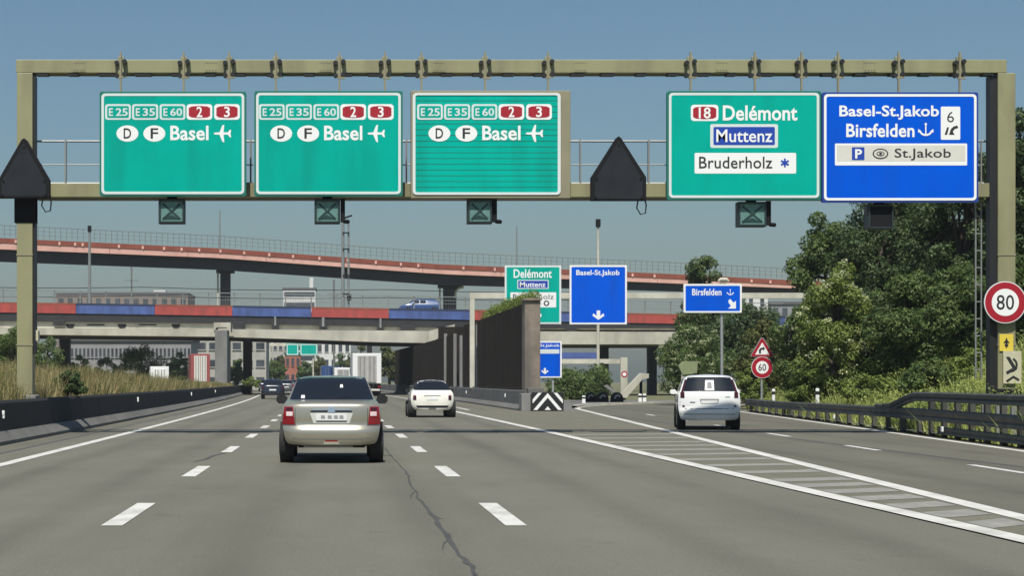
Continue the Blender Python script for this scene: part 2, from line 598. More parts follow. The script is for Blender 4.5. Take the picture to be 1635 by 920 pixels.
def ribbon(name, fx, w, y0, y1, z, m, parent, step=3.0, jitter=0.0):
    n = max(1, int(math.ceil((y1 - y0) / step)))
    rows = []
    for i in range(n + 1):
        y = y0 + (y1 - y0) * i / n
        j = random.uniform(-jitter, jitter)
        rows.append([(fx(y) - w / 2 + j, y, z), (fx(y) + w / 2 + j * 0.5, y, z)])
    return MB().sheet(rows).build(name, m, parent, fix=False)


ribbon('edge_line', lambda y: -5.38 + curve(y), 0.22, -10, 330, 0.006, M_paint, road)
ribbon('edge_line', rl, 0.26, -10, 86, 0.014, M_paint, road)
ribbon('edge_line', lambda y: 7.2 + curve(y) - (1.0 if y > 120 else 1.0), 0.2, 86, 330, 0.006, M_paint, road)
for k in range(-3, 30):
    y0 = 17.4 + 8.9 * k
    ribbon('lane_dash', lambda y: -2.10 + curve(y), 0.20, y0, y0 + 3.2, 0.006, M_paint, road)
    ribbon('lane_dash', lambda y: 1.72 - 0.004 * min(y, 60) + curve(y), 0.20, y0, y0 + 3.2, 0.006, M_paint, road)
ribbon('edge_line', lambda y: exl(y) + 0.02, 0.25, -10, 110, 0.014, M_paint, exitroad)
ribbon('edge_line', lambda y: exr(y) - 0.55, 0.2, -10, 108, 0.010, M_paint, exitroad)
for k in range(-3, 6):
    y0 = 27.1 + 8.9 * k
    ribbon('lane_dash', lambda y: 8.63 + 0.048 * y, 0.15, y0, y0 + 2.8, 0.010, M_paint, exitroad)
# hatching of the gore, worn
yy = 17.0
while yy < 47:
    a, b = rl(yy) + 0.16, exl(yy) - 0.12
    w = 0.75
    sl = 0.5
    MB().add([(a, yy, 0.012), (b, yy + sl, 0.012), (b, yy + sl + w, 0.012), (a, yy + w, 0.012)], [(0, 1, 2, 3)]).build('hatch_stripe', M_paintworn, gore, fix=False)
    yy += 1.3 if yy < 24 else (2.2 if yy < 40 else 2.9)
# tar seams and the long crack
crack = [(615, 715), (620, 724), (634, 738), (646, 752), (652, 760), (655, 775), (664, 785), (668, 797), (680, 812), (694, 826), (704, 842), (718, 862), (735, 888), (752, 905), (768, 930)]
mb = MB()
rows = []
pts = []
for (a, b) in zip(crack[:-1], crack[1:]):
    for t in (0, 0.33, 0.66):
        pts.append((a[0] + (b[0] - a[0]) * t, a[1] + (b[1] - a[1]) * t))
for i, (px, py) in enumerate(pts):
    Y = F * EYE / (py - VY)
    x = PX(px, Y) + random.uniform(-0.014, 0.014)
    w = random.uniform(0.006, 0.018) * (1.7 if Y < 19 else 1.0)
    rows.append([(x - w, Y, 0.0035), (x + w, Y, 0.0035)])
mb.sheet(rows).build('crack', M_tar, road, fix=False)
for br in ([(694, 826), (704, 829), (716, 830)], [(664, 785), (657, 790), (655, 798)], [(718, 862), (709, 868), (706, 880)]):
    rows = []
    for i, (px, py) in enumerate(br):
        Y = F * EYE / (py - VY)
        w = (0.012, 0.009, 0.002)[i]
        rows.append([(PX(px, Y) - w, Y, 0.0036), (PX(px, Y) + w, Y, 0.0036)])
    MB().sheet(rows).build('crack', M_tar, road, fix=False)
mb = MB()
mb.sheet([[(-2.42, 31.2, 0.0035), (-2.36, 31.2, 0.0035)], [(-2.3, 32.2, 0.0035), (-2.22, 32.2, 0.0035)], [(-2.28, 33.6, 0.0035), (-2.21, 33.6, 0.0035)], [(-2.12, 35.1, 0.0035), (-2.06, 35.1, 0.0035)]])
mb.build('crack', M_tar, road, fix=False)
ribbon('seam', lambda y: 11.0 - 0.012 * y, 0.10, 14, 44, 0.0085, M_seam, exitroad, 1.0, 0.02)
ribbon('seam', lambda y: -6.25 + curve(y), 0.12, 5, 150, 0.0035, M_seam, road, 1.5, 0.03)
ribbon('seam', lambda y: 8.36 + curve(y), 0.16, 86, 210, 0.0035, M_tar, road)
# kerb of the exit road where it bends away to the right
mb = MB()
rows = []
for y in np.arange(92, 131, 1.5):
    x = exl(y) - 0.15
    rows.append([(x + 0.15, y, 0.0), (x + 0.15, y, 0.12), (x - 0.1, y, 0.12), (x - 0.1, y, 0.0)])
tag(mb.sheet(rows).build('kerb', M_conlight, fix=False), kind='structure')
ribbon('dust_strip', lambda y: exr(y) - 0.1, 0.35, 50, 110, 0.010, M_paintworn, exitroad)


# ------------------------------------------------------------------ verges
def sstep(t):
    t = min(1, max(0, t))
    return t * t * (3 - 2 * t)


def gx(y):                                   # line of the right-hand guard rail
    return 9.95 + 0.0955 * y + (0.010 * (y - 80) ** 2 if y > 80 else 0)


def verge_z(x, y):
    d = x - gx(min(y, 95)) - 0.3
    k = 1 - 0.5 * sstep((y - 58) / 40)
    return 0.02 + 0.25 * sstep(d / 1.5) + 2.2 * k * sstep((d - 0.5) / 6.5) + 0.05 * math.sin(x * 2.1) * math.sin(y * 1.3)


rows = []
for y in np.arange(-20, 240, 4.0):
    r = []
    for d in (0.25, 0.8, 1.6, 2.6, 3.8, 5, 6.5, 8, 10, 14, 22, 40):
        x = (gx(y) if y <= 95 else gx(95) + 0.1 * (y - 95) if y < 0 else gx(min(y, 95))) + d
        if y > 95:
            x = gx(95) + (y - 95) * 0.35 + d + 8 * sstep((y - 95) / 30)
        r.append((x, y, verge_z(x, y)))
    rows.append(r)
tag(MB().sheet(rows).build('verge', M_bank, fix=False, smooth=60), kind='structure')


def median_z(x, y):
    d = -7.45 + curve(y) - x
    return 0.72 + (0.48 - 0.38 * sstep((y - 70) / 50)) * sstep(d / 2.2) - 1.25 * sstep((d - 14) / 12) + 0.05 * math.sin(x * 1.7 + y)


rows = []
for y in np.arange(-20, 206, 4.0):
    rows.append([(-7.45 + curve(y) - d, y, median_z(-7.45 + curve(y) - d, y)) for d in (30, 22, 17, 14, 9, 5, 3.2, 2.2, 1.5, 0.9, 0.4, 0.0)])
tag(MB().sheet(rows).build('median', M_dryearth, fix=False, smooth=60), kind='structure')


# grass: single blades as one mass each
def blades(name, P, h, w, m, lean=0.35):
    n = len(P)
    a = RNG.uniform(0, 2 * np.pi, n)
    hh = h * RNG.uniform(0.35, 1.15, n) * (1 - 0.4 * np.clip((P[:, 1] - 90) / 40, 0, 1)) * (0.62 + 0.55 * np.abs(np.sin(P[:, 0] * 0.9 + P[:, 1] * 0.23) * np.cos(P[:, 1] * 0.31 - P[:, 0] * 0.4)))
    ww = w * RNG.uniform(0.6, 1.3, n)
    dx, dy = np.cos(a) * ww, np.sin(a) * ww
    lx, ly = RNG.normal(0, lean, n) * hh, RNG.normal(0, lean, n) * hh
    V = np.zeros((n, 3, 3))
    V[:, 0] = P - np.c_[dx, dy, np.full(n, 0.03)]
    V[:, 1] = P + np.c_[dx, dy, np.full(n, -0.03)]
    V[:, 2] = P + np.c_[lx, ly, hh]
    return soup(name, V.reshape(-1, 3), np.arange(3 * n).reshape(-1, 3), m)


def sample(n, fy, fd, base, zf):
    P = []
    for _ in range(n):
        y = fy()
        x = base(y) + fd()
        P.append((x, y, zf(x, y)))
    return np.array(P)


def patchy(P, sc, thr):
    k = np.sin(P[:, 0] * sc + 1.3) * np.sin(P[:, 1] * sc * 0.37 + 0.6) + 0.5 * np.sin(P[:, 0] * sc * 2.3 + P[:, 1] * sc * 0.9)
    return P[k > thr]


U = random.uniform
P = sample(60000, lambda: 28 + 140 * U(0, 1) ** 1.5, lambda: -abs(random.gauss(0, 2.6)) - 0.05, lambda y: -7.45 + curve(y), median_z)
P = patchy(P, 0.55, -0.55)
tag(blades('tall_dry_grass', P, 0.78, 0.014, L_dry, 0.26), 'tall straw coloured grass along the median behind the barrier', 'grass', kind='stuff')
P = patchy(sample(30000, lambda: 28 + 140 * U(0, 1) ** 1.4, lambda: -abs(random.gauss(0, 3.0)) - 0.05, lambda y: -7.45 + curve(y), median_z), 0.9, -0.15)
tag(blades('green_weeds', P, 0.75, 0.022, L_olive, 0.3), 'olive green weeds scattered through the dry median grass', 'weeds', kind='stuff')
P = sample(60000, lambda: 30 + 75 * U(0, 1) ** 1.3, lambda: U(0.2, 9) ** 1.0, gx, verge_z)
tag(blades('verge_grass', P, 0.62, 0.028, L_grass, 0.4), 'bright green grass on the bank behind the right guard rail', 'grass', kind='stuff')
P = patchy(sample(24000, lambda: 30 + 78 * U(0, 1), lambda: U(0.2, 6), gx, verge_z), 0.8, 0.3)
tag(blades('tall_verge_weeds', P, 0.85, 0.022, L_grass, 0.35), 'tall yellow green weeds standing in the bank grass', 'weeds', kind='stuff')


# ------------------------------------------------------------------ concrete barriers
def barrier(name, label, fx, y0, y1, seg, sgn, upper_mat, foot_mat, refl):
    """sgn = +1: traffic face looks to +x"""
    t = thing(name, label, 'barrier', (fx(y0), y0, 0))
    y = y0
    while y < y1 - 0.1:
        e = min(y + seg, y1)
        up, ft = MB(), MB()
        ru, rf = [], []
        n = 3
        for i in range(n + 1):
            q = y + 0.006 + (e - y - 0.012) * i / n
            X = fx(q)
            ru.append([(X - sgn * 0.20, q, 0.27), (X - sgn * 0.25, q, 0.86), (X - sgn * 0.28, q, 0.92), (X - sgn * 0.40, q, 0.92), (X - sgn * 0.42, q, 0.88), (X - sgn * 0.44, q, 0.0)])
            rf.append([(X, q, -0.02), (X, q, 0.08), (X - sgn * 0.199, q, 0.27)])
        up.sheet(ru)
        ft.sheet(rf)
        for mb_, rr in ((up, ru),):
            n0 = len(mb_.v)
            mb_.f.append(tuple(range(6)))
            mb_.f.append(tuple(range(n * 6, n * 6 + 6)))
        up.build('segment', upper_mat, t)
        ft.build('foot', foot_mat, t, fix=False)  # lighter foot colour: dust plus the light its slope catches
        y = e
    for (yr, zr) in refl:
        X = fx(yr) - sgn * 0.215
        MB().box(X - 0.03, X + 0.03, yr - 0.03, yr + 0.03, zr - 0.085, zr + 0.085).build('reflector', M_refl, t, bevel=0.01)
    return t


barrier('concrete_barrier', 'long sooty, shade-darkened concrete barrier along the left edge of the motorway', lambda y: -6.95 + curve(y), -10, 196, 8.0, 1,
        M_sootshade, M_dirtcon, [(40.2, 0.62), (68, 0.66), (96, 0.66), (120, 0.66)])
barrier('concrete_barrier', 'grey concrete barrier running along the foot of the dark brown wall', lambda y: 8.25 + curve(y) + 0.15 * sstep((y - 90) / 30), 84.0, 235, 8.0, -1,
        mat('grey_barrier', (0.105, 0.104, 0.10), 0.9, var=0.2, scale=1.5, dirt=((0.065, 0.064, 0.06), 0.8, 0.42, 0.7, 0.8)), M_dirtcon, [(92, 0.62), (117, 0.62), (142, 0.62)])

# ------------------------------------------------------------------ dark wall beside the carriageway
wall = thing('retaining_wall', 'tall dark brown panelled wall with ivy on top beside the motorway', 'wall', (9.0, 85, 0))
wx = lambda y: 8.85 + curve(y)
wt = lambda y: 4.92 if y < 124 else 4.55
gaps = ((112.4, 116.2), (123.2, 128.4))
y = 86.0
while y < 200:
    e = y + 2.4
    if any(a < y + 1.2 < b for a, b in gaps):
        y = e
        continue
    # panel: a slab with vertical ribs standing proud of it
    mb = MB()
    n = 6
    prof = []
    for i in range(n):
        a = y + 0.02 + (e - y - 0.04) * i / n
        b = y + 0.02 + (e - y - 0.04) * (i + 0.55) / n
        c = y + 0.02 + (e - y - 0.04) * (i + 1) / n
        prof += [(a, 0.0), (b, 0.0), (b + 0.03, 0.05), (c - 0.03, 0.05)]
    rows = []
    for (q, o) in prof:
        rows.append([(wx(q) + o, q, 0.5), (wx(q) + o, q, wt(q)), (wx(q) + 0.30, q, wt(q)), (wx(q) + 0.30, q, 0.5)])
    mb.sheet(rows)
    mb.f.append((0, 1, 2, 3))
    k = (len(rows) - 1) * 4
    mb.f.append((k, k + 1, k + 2, k + 3))
    mb.build('panel', M_brownpanel, wall)
    y = e
mb = MB()
mb = None
for (a, b_) in ((85.95, 112.3), (116.3, 123.1), (128.5, 200.0)):
    mb = MB()
    qs = list(np.linspace(a, b_, 12))
    mb.sheet([[(wx(q) + 0.31, q, -0.05), (wx(q) + 0.31, q, wt(q) - 0.1), (wx(q) + 0.48, q, wt(q) - 0.1), (wx(q) + 0.48, q, -0.05)] for q in qs])
    mb.f.append((0, 1, 2, 3))
    k = (len(qs) - 1) * 4
    mb.f.append((k, k + 1, k + 2, k + 3))
    mb.build('wall_core', M_congrey, wall)
MB().box(8.40, 9.10, 84.6, 85.9, 0.0, 4.95).build('end_pillar', M_pillar, wall, bevel=0.03)
MB().box(8.35, 9.16, 84.5, 85.95, 4.952, 5.06).build('pillar_cap', M_pillar, wall, bevel=0.02)
MB().box(8.46, 9.16, 83.7, 84.55, 0.0, 1.02).build('pillar_base', M_dirtcon, wall, bevel=0.03)
ribbon('base_ledge', lambda q: wx(q) - 0.02, 0.14, 86, 200, 0.98, M_congrey, wall)

# impact attenuator at the nose
att = thing('crash_cushion', 'grey box crash cushion with black and white chevrons in front of the wall', 'crash cushion', (9.1, 82.4, 0))
Y0 = 82.2
x0, x1, z0, z1 = PX(849, Y0), PX(900, Y0), 0.0, 0.84
MB().box(x0 + 0.02, x1 - 0.02, Y0 + 0.03, 83.62, 0.03, 0.80).build('housing', M_congrey, att, bevel=0.03)
MB().box(x0 - 0.42, x0 - 0.02, Y0 + 0.25, 83.60, 0.0, 0.78).build('side_block', M_congrey, att, bevel=0.02)
MB().box(x0, x1, Y0, Y0 + 0.03, 0.02, z1).build('face_plate', M_black, att, bevel=0.005)
cx = (x0 + x1) / 2
hw = (x1 - x0) / 2
for i, (apex, th) in enumerate(((0.22, 0.22), (0.80, 0.20), (1.30, 0.18), (1.80, 0.16))):
    # nested inverted V stripes, cut off at the plate's edge
    for s in (-1, 1):
        slope = 1.18
        pts = []
        poly = [(0, apex), (2, apex - 2 * slope), (2, apex - th - 2 * slope), (0, apex - th)]
        # clip polygon to 0<x<hw-0.03, 0.05<z<z1-0.03
        def clip(poly, f):
            out = []
            for a, b in zip(poly, poly[1:] + poly[:1]):
                fa, fb = f(a), f(b)
                if fa >= 0:
                    out.append(a)
                if fa * fb < 0:
                    t = fa / (fa - fb)
                    out.append((a[0] + (b[0] - a[0]) * t, a[1] + (b[1] - a[1]) * t))
            return out
        for f in (lambda p: hw - 0.04 - p[0], lambda p: p[1] - 0.06, lambda p: z1 - 0.03 - p[1]):
            poly = clip(poly, f)
            if len(poly) < 3:
                break
        if len(poly) >= 3:
            pp = [(cx + s * p[0], p[1]) for p in poly]
            if s > 0:
                pass
            MB().plate(pp, Y0 - 0.006, Y0 - 0.001).build('chevron_stripe', M_white, att)

# ------------------------------------------------------------------ right-hand guard rail
gr = thing('guard_rail', 'dark weathered steel guard rail along the right edge of the exit road', 'guard rail', (gx(20), 20, 0))


def rail(fx, y0, y1, fz, w, h, name='rail', step=2.0, m=M_guard):
    n = max(1, int((y1 - y0) / step))
    rows = []
    for i in range(n + 1):
        y = y0 + (y1 - y0) * i / n
        x, z = fx(y), fz(y)
        rows.append([(x - w, y, z - h), (x - w, y, z - h * 0.55), (x - w * 0.45, y, z - h * 0.2), (x - w, y, z + h * 0.15), (x - w, y, z + h * 0.7),
                     (x - w * 0.5, y, z + h), (x + w * 0.6, y, z + h * 0.95), (x + w * 0.6, y, z - h * 0.9), (x - w, y, z - h)])
    mb = MB().sheet(rows)
    mb.f.append(tuple(range(8)))
    k = n * 9
    mb.f.append(tuple(range(k, k + 8)))
    return mb.build(name, m, gr)


rail(gx, 8, 82, lambda y: 0.52 - 0.10 * sstep((y - 45) / 30), 0.07, 0.145, 'guide_rail')
rail(gx, 8, 52, lambda y: 0.96 if y < 46.5 else 0.96 - 0.36 * sstep((y - 46.5) / 4.5), 0.075, 0.115, 'upper_rail', 1.0)
rail(lambda y: gx(y) + 0.03, 8, 44.5, lambda y: 0.17, 0.05, 0.09, 'lower_rail')
ribbon('kerb_block', lambda y: gx(y) + 0.12, 0.2, 8, 82, 0.08, M_dirtcon, gr)
yy = 20.0
post_me = None
while yy < 82:
    hgt = 0.93 if yy < 46.5 else 0.42
    MB().box(gx(yy) + 0.05, gx(yy) + 0.17, yy - 0.075, yy + 0.075, -0.03, hgt).build('post', M_guard, gr, bevel=0.012)
    yy += 1.35 if yy < 46 else 2.0
# small light balusters behind the near rail
for i in range(16):
    yb = 27 + i * 1.25
    MB().box(gx(yb) + 0.42, gx(yb) + 0.52, yb - 0.05, yb + 0.05, 0.0, 0.80).build('rear_baluster', M_rail, gr)
for yr in (58.5, 43.6):
    MB().box(gx(yr) - 0.12, gx(yr) - 0.08, yr - 0.05, yr + 0.05, 0.16, 0.28).build('reflector', M_refl, gr, bevel=0.008)
# ------------------------------------------------------------------ sign helpers
def bordered_panel(t, x0, x1, z0, z1, yf, face, edge, depth=0.13, inset=0.045, bw=0.06, rad=0.09, border=M_white):
    MB().plate(rrect(x0, x1, z0, z1, 0.05), yf, yf + depth).build('backing', edge, t)
    a = inset
    MB().plate(rrect(x0 + a, x1 - a, z0 + a, z1 - a, rad), yf - 0.006, yf - 0.001).build('panel', face, t)
    MB().ring(rrect(x0 + a, x1 - a, z0 + a, z1 - a, rad), rrect(x0 + a + bw, x1 - a - bw, z0 + a + bw, z1 - a - bw, rad * 0.6), yf - 0.012, yf - 0.0065).build('border', border, t)


class Board:
    """lays print on a board by photograph coordinates at a known distance"""

    def __init__(self, t, Y, y):
        self.t, self.Y, self.y = t, Y, y

    def X(self, px):
        return PX(px, self.Y)

    def Z(self, py):
        return PZ(py, self.Y)

    def text(self, s, a, b, c, d, m=M_white, bold=0.022, lift=0.0):
        return text_part('lettering', s, self.t, self.X(a), self.X(b), self.Z(d), self.Z(c), self.y - 0.004 - lift, m, bold)

    def plate(self, pts, m, name='emblem', lift=0.0):
        return MB().plate([(self.X(a), self.Z(b)) for a, b in pts], self.y - 0.003 - lift, self.y - 0.0005 - lift + 0.0).build(name, m, self.t)

    def rr(self, a, b, c, d, r, m, name='plate', lift=0.0):
        r = r / F * self.Y
        return MB().plate(rrect(self.X(a), self.X(b), self.Z(d), self.Z(c), r), self.y - 0.003 - lift, self.y - 0.0005 - lift).build(name, m, self.t)

    def frame(self, a, b, c, d, w, r, m, name='frame', lift=0.0):
        k = self.Y / F
        x0, x1, z0, z1 = self.X(a), self.X(b), self.Z(d), self.Z(c)
        w *= k
        return MB().ring(rrect(x0, x1, z0, z1, r * k), rrect(x0 + w, x1 - w, z0 + w, z1 - w, max(0.3, r * 0.5) * k), self.y - 0.003 - lift, self.y - 0.0005 - lift).build(name, m, self.t)

    def oval(self, a, b, c, d, m, name='oval', lift=0.0):
        return MB().plate(circle((self.X(a) + self.X(b)) / 2, (self.Z(c) + self.Z(d)) / 2, (self.X(b) - self.X(a)) / 2, (self.Z(c) - self.Z(d)) / 2), self.y - 0.003 - lift, self.y - 0.0005 - lift).build(name, m, self.t)


def plane_pts(x, y, s):
    """aeroplane pointing left, centre x,y, half length s (photo px)"""
    p = [(-1, 0), (-0.85, -0.11), (-0.32, -0.13), (0.02, -0.95), (0.22, -1.0), (0.14, -0.14), (0.62, -0.12), (0.85, -0.42), (1.0, -0.42), (0.93, 0),
         (1.0, 0.42), (0.85, 0.42), (0.62, 0.12), (0.14, 0.14), (0.22, 1.0), (0.02, 0.95), (-0.32, 0.13), (-0.85, 0.11)]
    return [(x + a * s, y + b * s) for a, b in p]


def anchor(B, x, y, s, m, lift=0.0):
    B.oval(x - 0.17 * s, x + 0.17 * s, y - 1.0 * s, y - 0.66 * s, m, 'anchor_ring', lift)
    B.plate([(x - 0.09 * s, y - 0.7 * s), (x + 0.09 * s, y - 0.7 * s), (x + 0.09 * s, y + 0.7 * s), (x - 0.09 * s, y + 0.7 * s)], m, 'anchor_shank', lift + 0.0006)
    arc_o = [(x + 0.98 * s * math.cos(a), y + 0.05 * s + 0.85 * s * math.sin(a)) for a in np.linspace(0.15, math.pi - 0.15, 12)]
    arc_i = [(x + 0.76 * s * math.cos(a), y + 0.02 * s + 0.60 * s * math.sin(a)) for a in np.linspace(math.pi - 0.15, 0.15, 12)]
    B.plate(arc_o + arc_i, m, 'anchor_arms', lift + 0.0012)
    for k in (-1, 1):
        B.plate([(x + k * 0.62 * s, y + 0.22 * s), (x + k * 1.1 * s, y - 0.12 * s), (x + k * 1.12 * s, y + 0.42 * s)], m, 'anchor_fluke', lift + 0.0018)


# ------------------------------------------------------------------ the main gantry
GY = 46.0
gan = thing('sign_gantry', 'olive beige steel portal gantry spanning the whole motorway', 'gantry', (PX(40, GY), GY, 0))
xl0, xl1 = PX(29, GY), PX(54, GY)
xr0, xr1 = PX(1589, GY), PX(1617, GY)
zt0, zt1 = PZ(118, GY), PZ(97, GY)
zb0, zb1 = PZ(315, GY), PZ(293, GY)
MB().box(xl0, xl1, GY - 0.2, GY + 0.2, 0.2, zt0 - 0.002).build('post', M_beige, gan, bevel=0.015)
MB().box(xr0, xr1, GY - 0.2, GY + 0.2, -0.1, zt0 - 0.002).build('post', M_beige, gan, bevel=0.015)
MB().box(xl0 - 0.02, PX(1603, GY), GY - 0.2, GY + 0.2, zt0, zt1).build('top_beam', M_beige, gan, bevel=0.012)
MB().box(xl1, xr0, GY - 0.08, GY + 0.2, zb0, zb1).build('bottom_beam', M_beige, gan, bevel=0.01)
# slotted cable tray under the top beam
px = 60
i = 0
while px < 1570:
    w = random.choice((16, 18, 22, 26))
    MB().box(PX(px, GY), PX(px + w, GY), GY - 0.185, GY + 0.1, zt0 - 0.055, zt0 - 0.004).build('cable_tray', M_black, gan)
    px += w + random.choice((26, 32, 34))
MB().box(xl1 + 0.02, xr0 - 0.3, GY + 0.05, GY + 0.13, zt0 - 0.035, zt0 - 0.003).build('conduit', M_beigedk, gan)
# inner sides of posts: left black strip stands for shade, right holds cables
MB().box(xl1 + 0.002, xl1 + 0.06, GY - 0.15, GY + 0.15, 2.0, zt0 - 0.06).build('cable_shade_strip', M_black, gan)
MB().box(xr0 - 0.17, xr0 - 0.004, GY - 0.12, GY + 0.17, -0.05, zt0 - 0.06).build('cable_shade_strip', M_black, gan)
lad = MB()
for xx in (PX(1563, GY), PX(1572, GY)):
    lad.box(xx - 0.015, xx + 0.015, GY + 0.22, GY + 0.26, 1.4, zt0 - 1.6)
for k in range(14):
    zz = 1.6 + k * 0.42
    lad.box(PX(1563, GY) + 0.016, PX(1572, GY) - 0.016, GY + 0.23, GY + 0.25, zz, zz + 0.03)
lad.build('ladder', M_rail, gan)
# walkway railing behind the signs
for (py, r_) in ((222, 0.028), (260, 0.016), (290, 0.03)):
    MB().tube([(xl1 + 0.01, GY + 0.42, PZ(py, GY)), (xr0 - 0.01, GY + 0.42, PZ(py, GY))], r_, 6).build('walkway_rail', M_rail, gan)
for px in (101, 399, 650, 930, 1040, 1568):
    MB().box(PX(px, GY) - 0.02, PX(px, GY) + 0.02, GY + 0.36, GY + 0.48, zb1 - 0.02, PZ(220, GY)).build('walkway_post', M_rail, gan)
MB().box(xl1 + 0.03, xr0 - 0.2, GY + 0.22, GY + 0.62, zb0 - 0.03, zb0 + 0.01).build('walkway_grating', M_raildull, gan)
MB().box(PX(52, GY), PX(62, GY), GY - 0.1, GY + 0.15, PZ(545, GY), PZ(528, GY)).build('junction_box', M_cream, gan, bevel=0.01)
MB().box(xl0 - 0.06, xl1 + 0.06, GY - 0.215, GY + 0.215, PZ(357, GY), PZ(316, GY)).build('control_cabinet', M_anth, gan, bevel=0.01)
MB().box(xr0 - 0.1, xr1 + 0.12, GY - 0.3, GY + 0.3, 0.0, 1.15).build('footing', M_anth, gan, bevel=0.03)
MB().box(xl0 - 0.15, xl1 + 0.1, GY - 0.3, GY + 0.3, 0.0, 1.0).build('footing', M_congrey, gan, bevel=0.03)

# bolted splices of the beams
for px in (128, 338, 520, 700, 925, 1150, 1385):
    x = PX(px, GY)
    sp = MB().box(x - 0.16, x + 0.16, GY - 0.212, GY - 0.2005, zt0 + 0.02, zt1 - 0.02).build('splice_plate', M_beige, gan)
    for a in (-0.11, -0.04, 0.04, 0.11):
        for zz in (zt0 + 0.07, zt1 - 0.07):
            MB().tube([(x + a, GY - 0.226, zz), (x + a, GY - 0.2125, zz)], 0.014, 6).build('bolt', M_beigedk, sp)
for zz in (2.2, 4.4):
    for (a, b) in ((xl0, xl1), (xr0, xr1)):
        MB().box(a - 0.012, b + 0.012, GY - 0.212, GY + 0.212, zz, zz + 0.035).build('post_flange', M_beigedk, gan)

# sign hangers: part of the gantry, each its own clamp
for px in (195, 295, 367, 441, 542, 614, 672, 773, 873, 1099, 1201, 1275, 1333, 1429, 1526):
    x = PX(px, GY)
    y0 = GY - 0.30
    MB().box(x - 0.022, x + 0.022, y0 - 0.03, y0 + 0.03, PZ(152, GY), PZ(86, GY)).build('hanger_rod', M_beigedk, gan)
    MB().box(x - 0.075, x + 0.075, y0 + 0.031, y0 + 0.095, zt0 - 0.12, zt1 + 0.06).build('hanger_plate', M_beige, gan, bevel=0.008)
    for zz in (PZ(101, GY), PZ(121, GY)):
        for s in (-1, 1):
            MB().tube([(x + s * 0.095, y0 - 0.045, zz - 0.02 + s * 0.015), (x + s * 0.095, y0 + 0.098, zz - 0.02 + s * 0.015)], 0.058, 8).build('clamp_bolt', M_black, gan)
    MB().bar((x - 0.06, y0 - 0.01, PZ(127, GY)), (x + 0.14, y0 - 0.01, PZ(125, GY) - 0.02 * (px % 3)), 0.05).build('clamp_arm', M_beigedk, gan)

SY = GY - 0.62            # front of the sign boards


def route_green(B, s, a, b, c=166, d=191):
    B.rr(a, b, c, d, 4, M_pale, 'route_plate')
    B.rr(a + 3.2, b - 3.2, c + 3, d - 3, 2.5, M_green, 'route_field', 0.003)
    B.text('E', a + 6, a + 12.5, c + 6.5, d - 6, M_pale, 0.02, 0.006)
    B.text(s, a + 17, b - 5, c + 6.5, d - 6, M_pale, 0.02, 0.006)


def route_red(B, s, a, b, c=166, d=191):
    B.rr(a, b, c, d, 5, M_white, 'route_plate')
    m, h = (c + d) / 2, (d - c) / 2
    B.plate([(a + 3.5, m - h * 0.5), (a + 8, m - h * 0.70), ((a + b) / 2, m - h * 0.78), (b - 8, m - h * 0.70), (b - 3.5, m - h * 0.5),
             (b - 3.5, m + h * 0.5), (b - 8, m + h * 0.70), ((a + b) / 2, m + h * 0.78), (a + 8, m + h * 0.70), (a + 3.5, m + h * 0.5)], M_sred, 'route_field', 0.003)
    w = 4.6 if len(s) == 1 else 9.5
    B.text(s, (a + b) / 2 - w, (a + b) / 2 + w, c + 4, d - 4, M_white, 0.018, 0.006)


def basel_sign(label, x0, x1, y0, y1, dx, slats=False):
    t = thing('direction_sign', label, 'road sign', (PX((x0 + x1) / 2, SY), SY, PZ(y1, SY)))
    X0, X1, Z0, Z1 = PX(x0, SY), PX(x1, SY), PZ(y1, SY), PZ(y0, SY)
    if slats:
        MB().box(X0, PX(911, SY), SY, SY + 0.28, Z0 - 0.02, Z1 + 0.01).build('casing', M_beigedk, t, bevel=0.012)
        n = 17
        h = (Z1 - Z0 - 0.2) / n
        for k in range(n):
            z = Z0 + 0.1 + k * h
            MB().add([(X0 + 0.1, SY - 0.012, z + 0.006), (X1 - 0.1, SY - 0.012, z + 0.006), (X1 - 0.1, SY - 0.005 - 0.0, z + h - 0.004), (X0 + 0.1, SY - 0.005, z + h - 0.004),
                      (X0 + 0.1, SY - 0.001, z + 0.006), (X1 - 0.1, SY - 0.001, z + 0.006), (X1 - 0.1, SY - 0.001, z + h - 0.004), (X0 + 0.1, SY - 0.001, z + h - 0.004)],
                     [(0, 1, 2, 3), (4, 7, 6, 5), (0, 4, 5, 1), (3, 2, 6, 7), (0, 3, 7, 4), (1, 5, 6, 2)]).build('slat', M_green, t, bevel=0.0)
        MB().ring(rrect(X0 + 0.045, X1 - 0.03, Z0 + 0.06, Z1 - 0.045, 0.09), rrect(X0 + 0.11, X1 - 0.10, Z0 + 0.12, Z1 - 0.105, 0.05), SY - 0.022, SY - 0.013).build('border', M_pale, t)
        B = Board(t, SY, SY - 0.0125)
    else:
        bordered_panel(t, X0, X1, Z0, Z1, SY, M_green, M_greenedge, border=M_pale)
        B = Board(t, SY, SY - 0.0065)
    for s, a, b in (('25', 168, 209), ('35', 211, 252.5), ('60', 255, 296)):
        route_green(B, s, a + dx, b + dx)
    for s, a, b in (('2', 298, 339), ('3', 342, 383)):
        route_red(B, s, a + dx, b + dx)
    for s, a, b in (('D', 186, 221), ('F', 229, 264)):
        B.oval(a + dx, b + dx, 200, 226, M_white, 'country_oval')
        B.text(s, a + 11.5 + dx, b - 11.5 + dx, 204.5, 221, M_ink, 0.012, 0.003)
    B.text('Basel', 272 + dx, 333 + dx, 200.5, 224, M_white, 0.022)
    B.plate(plane_pts(355 + dx, 213, 14), M_white, 'airport_emblem')
    return t


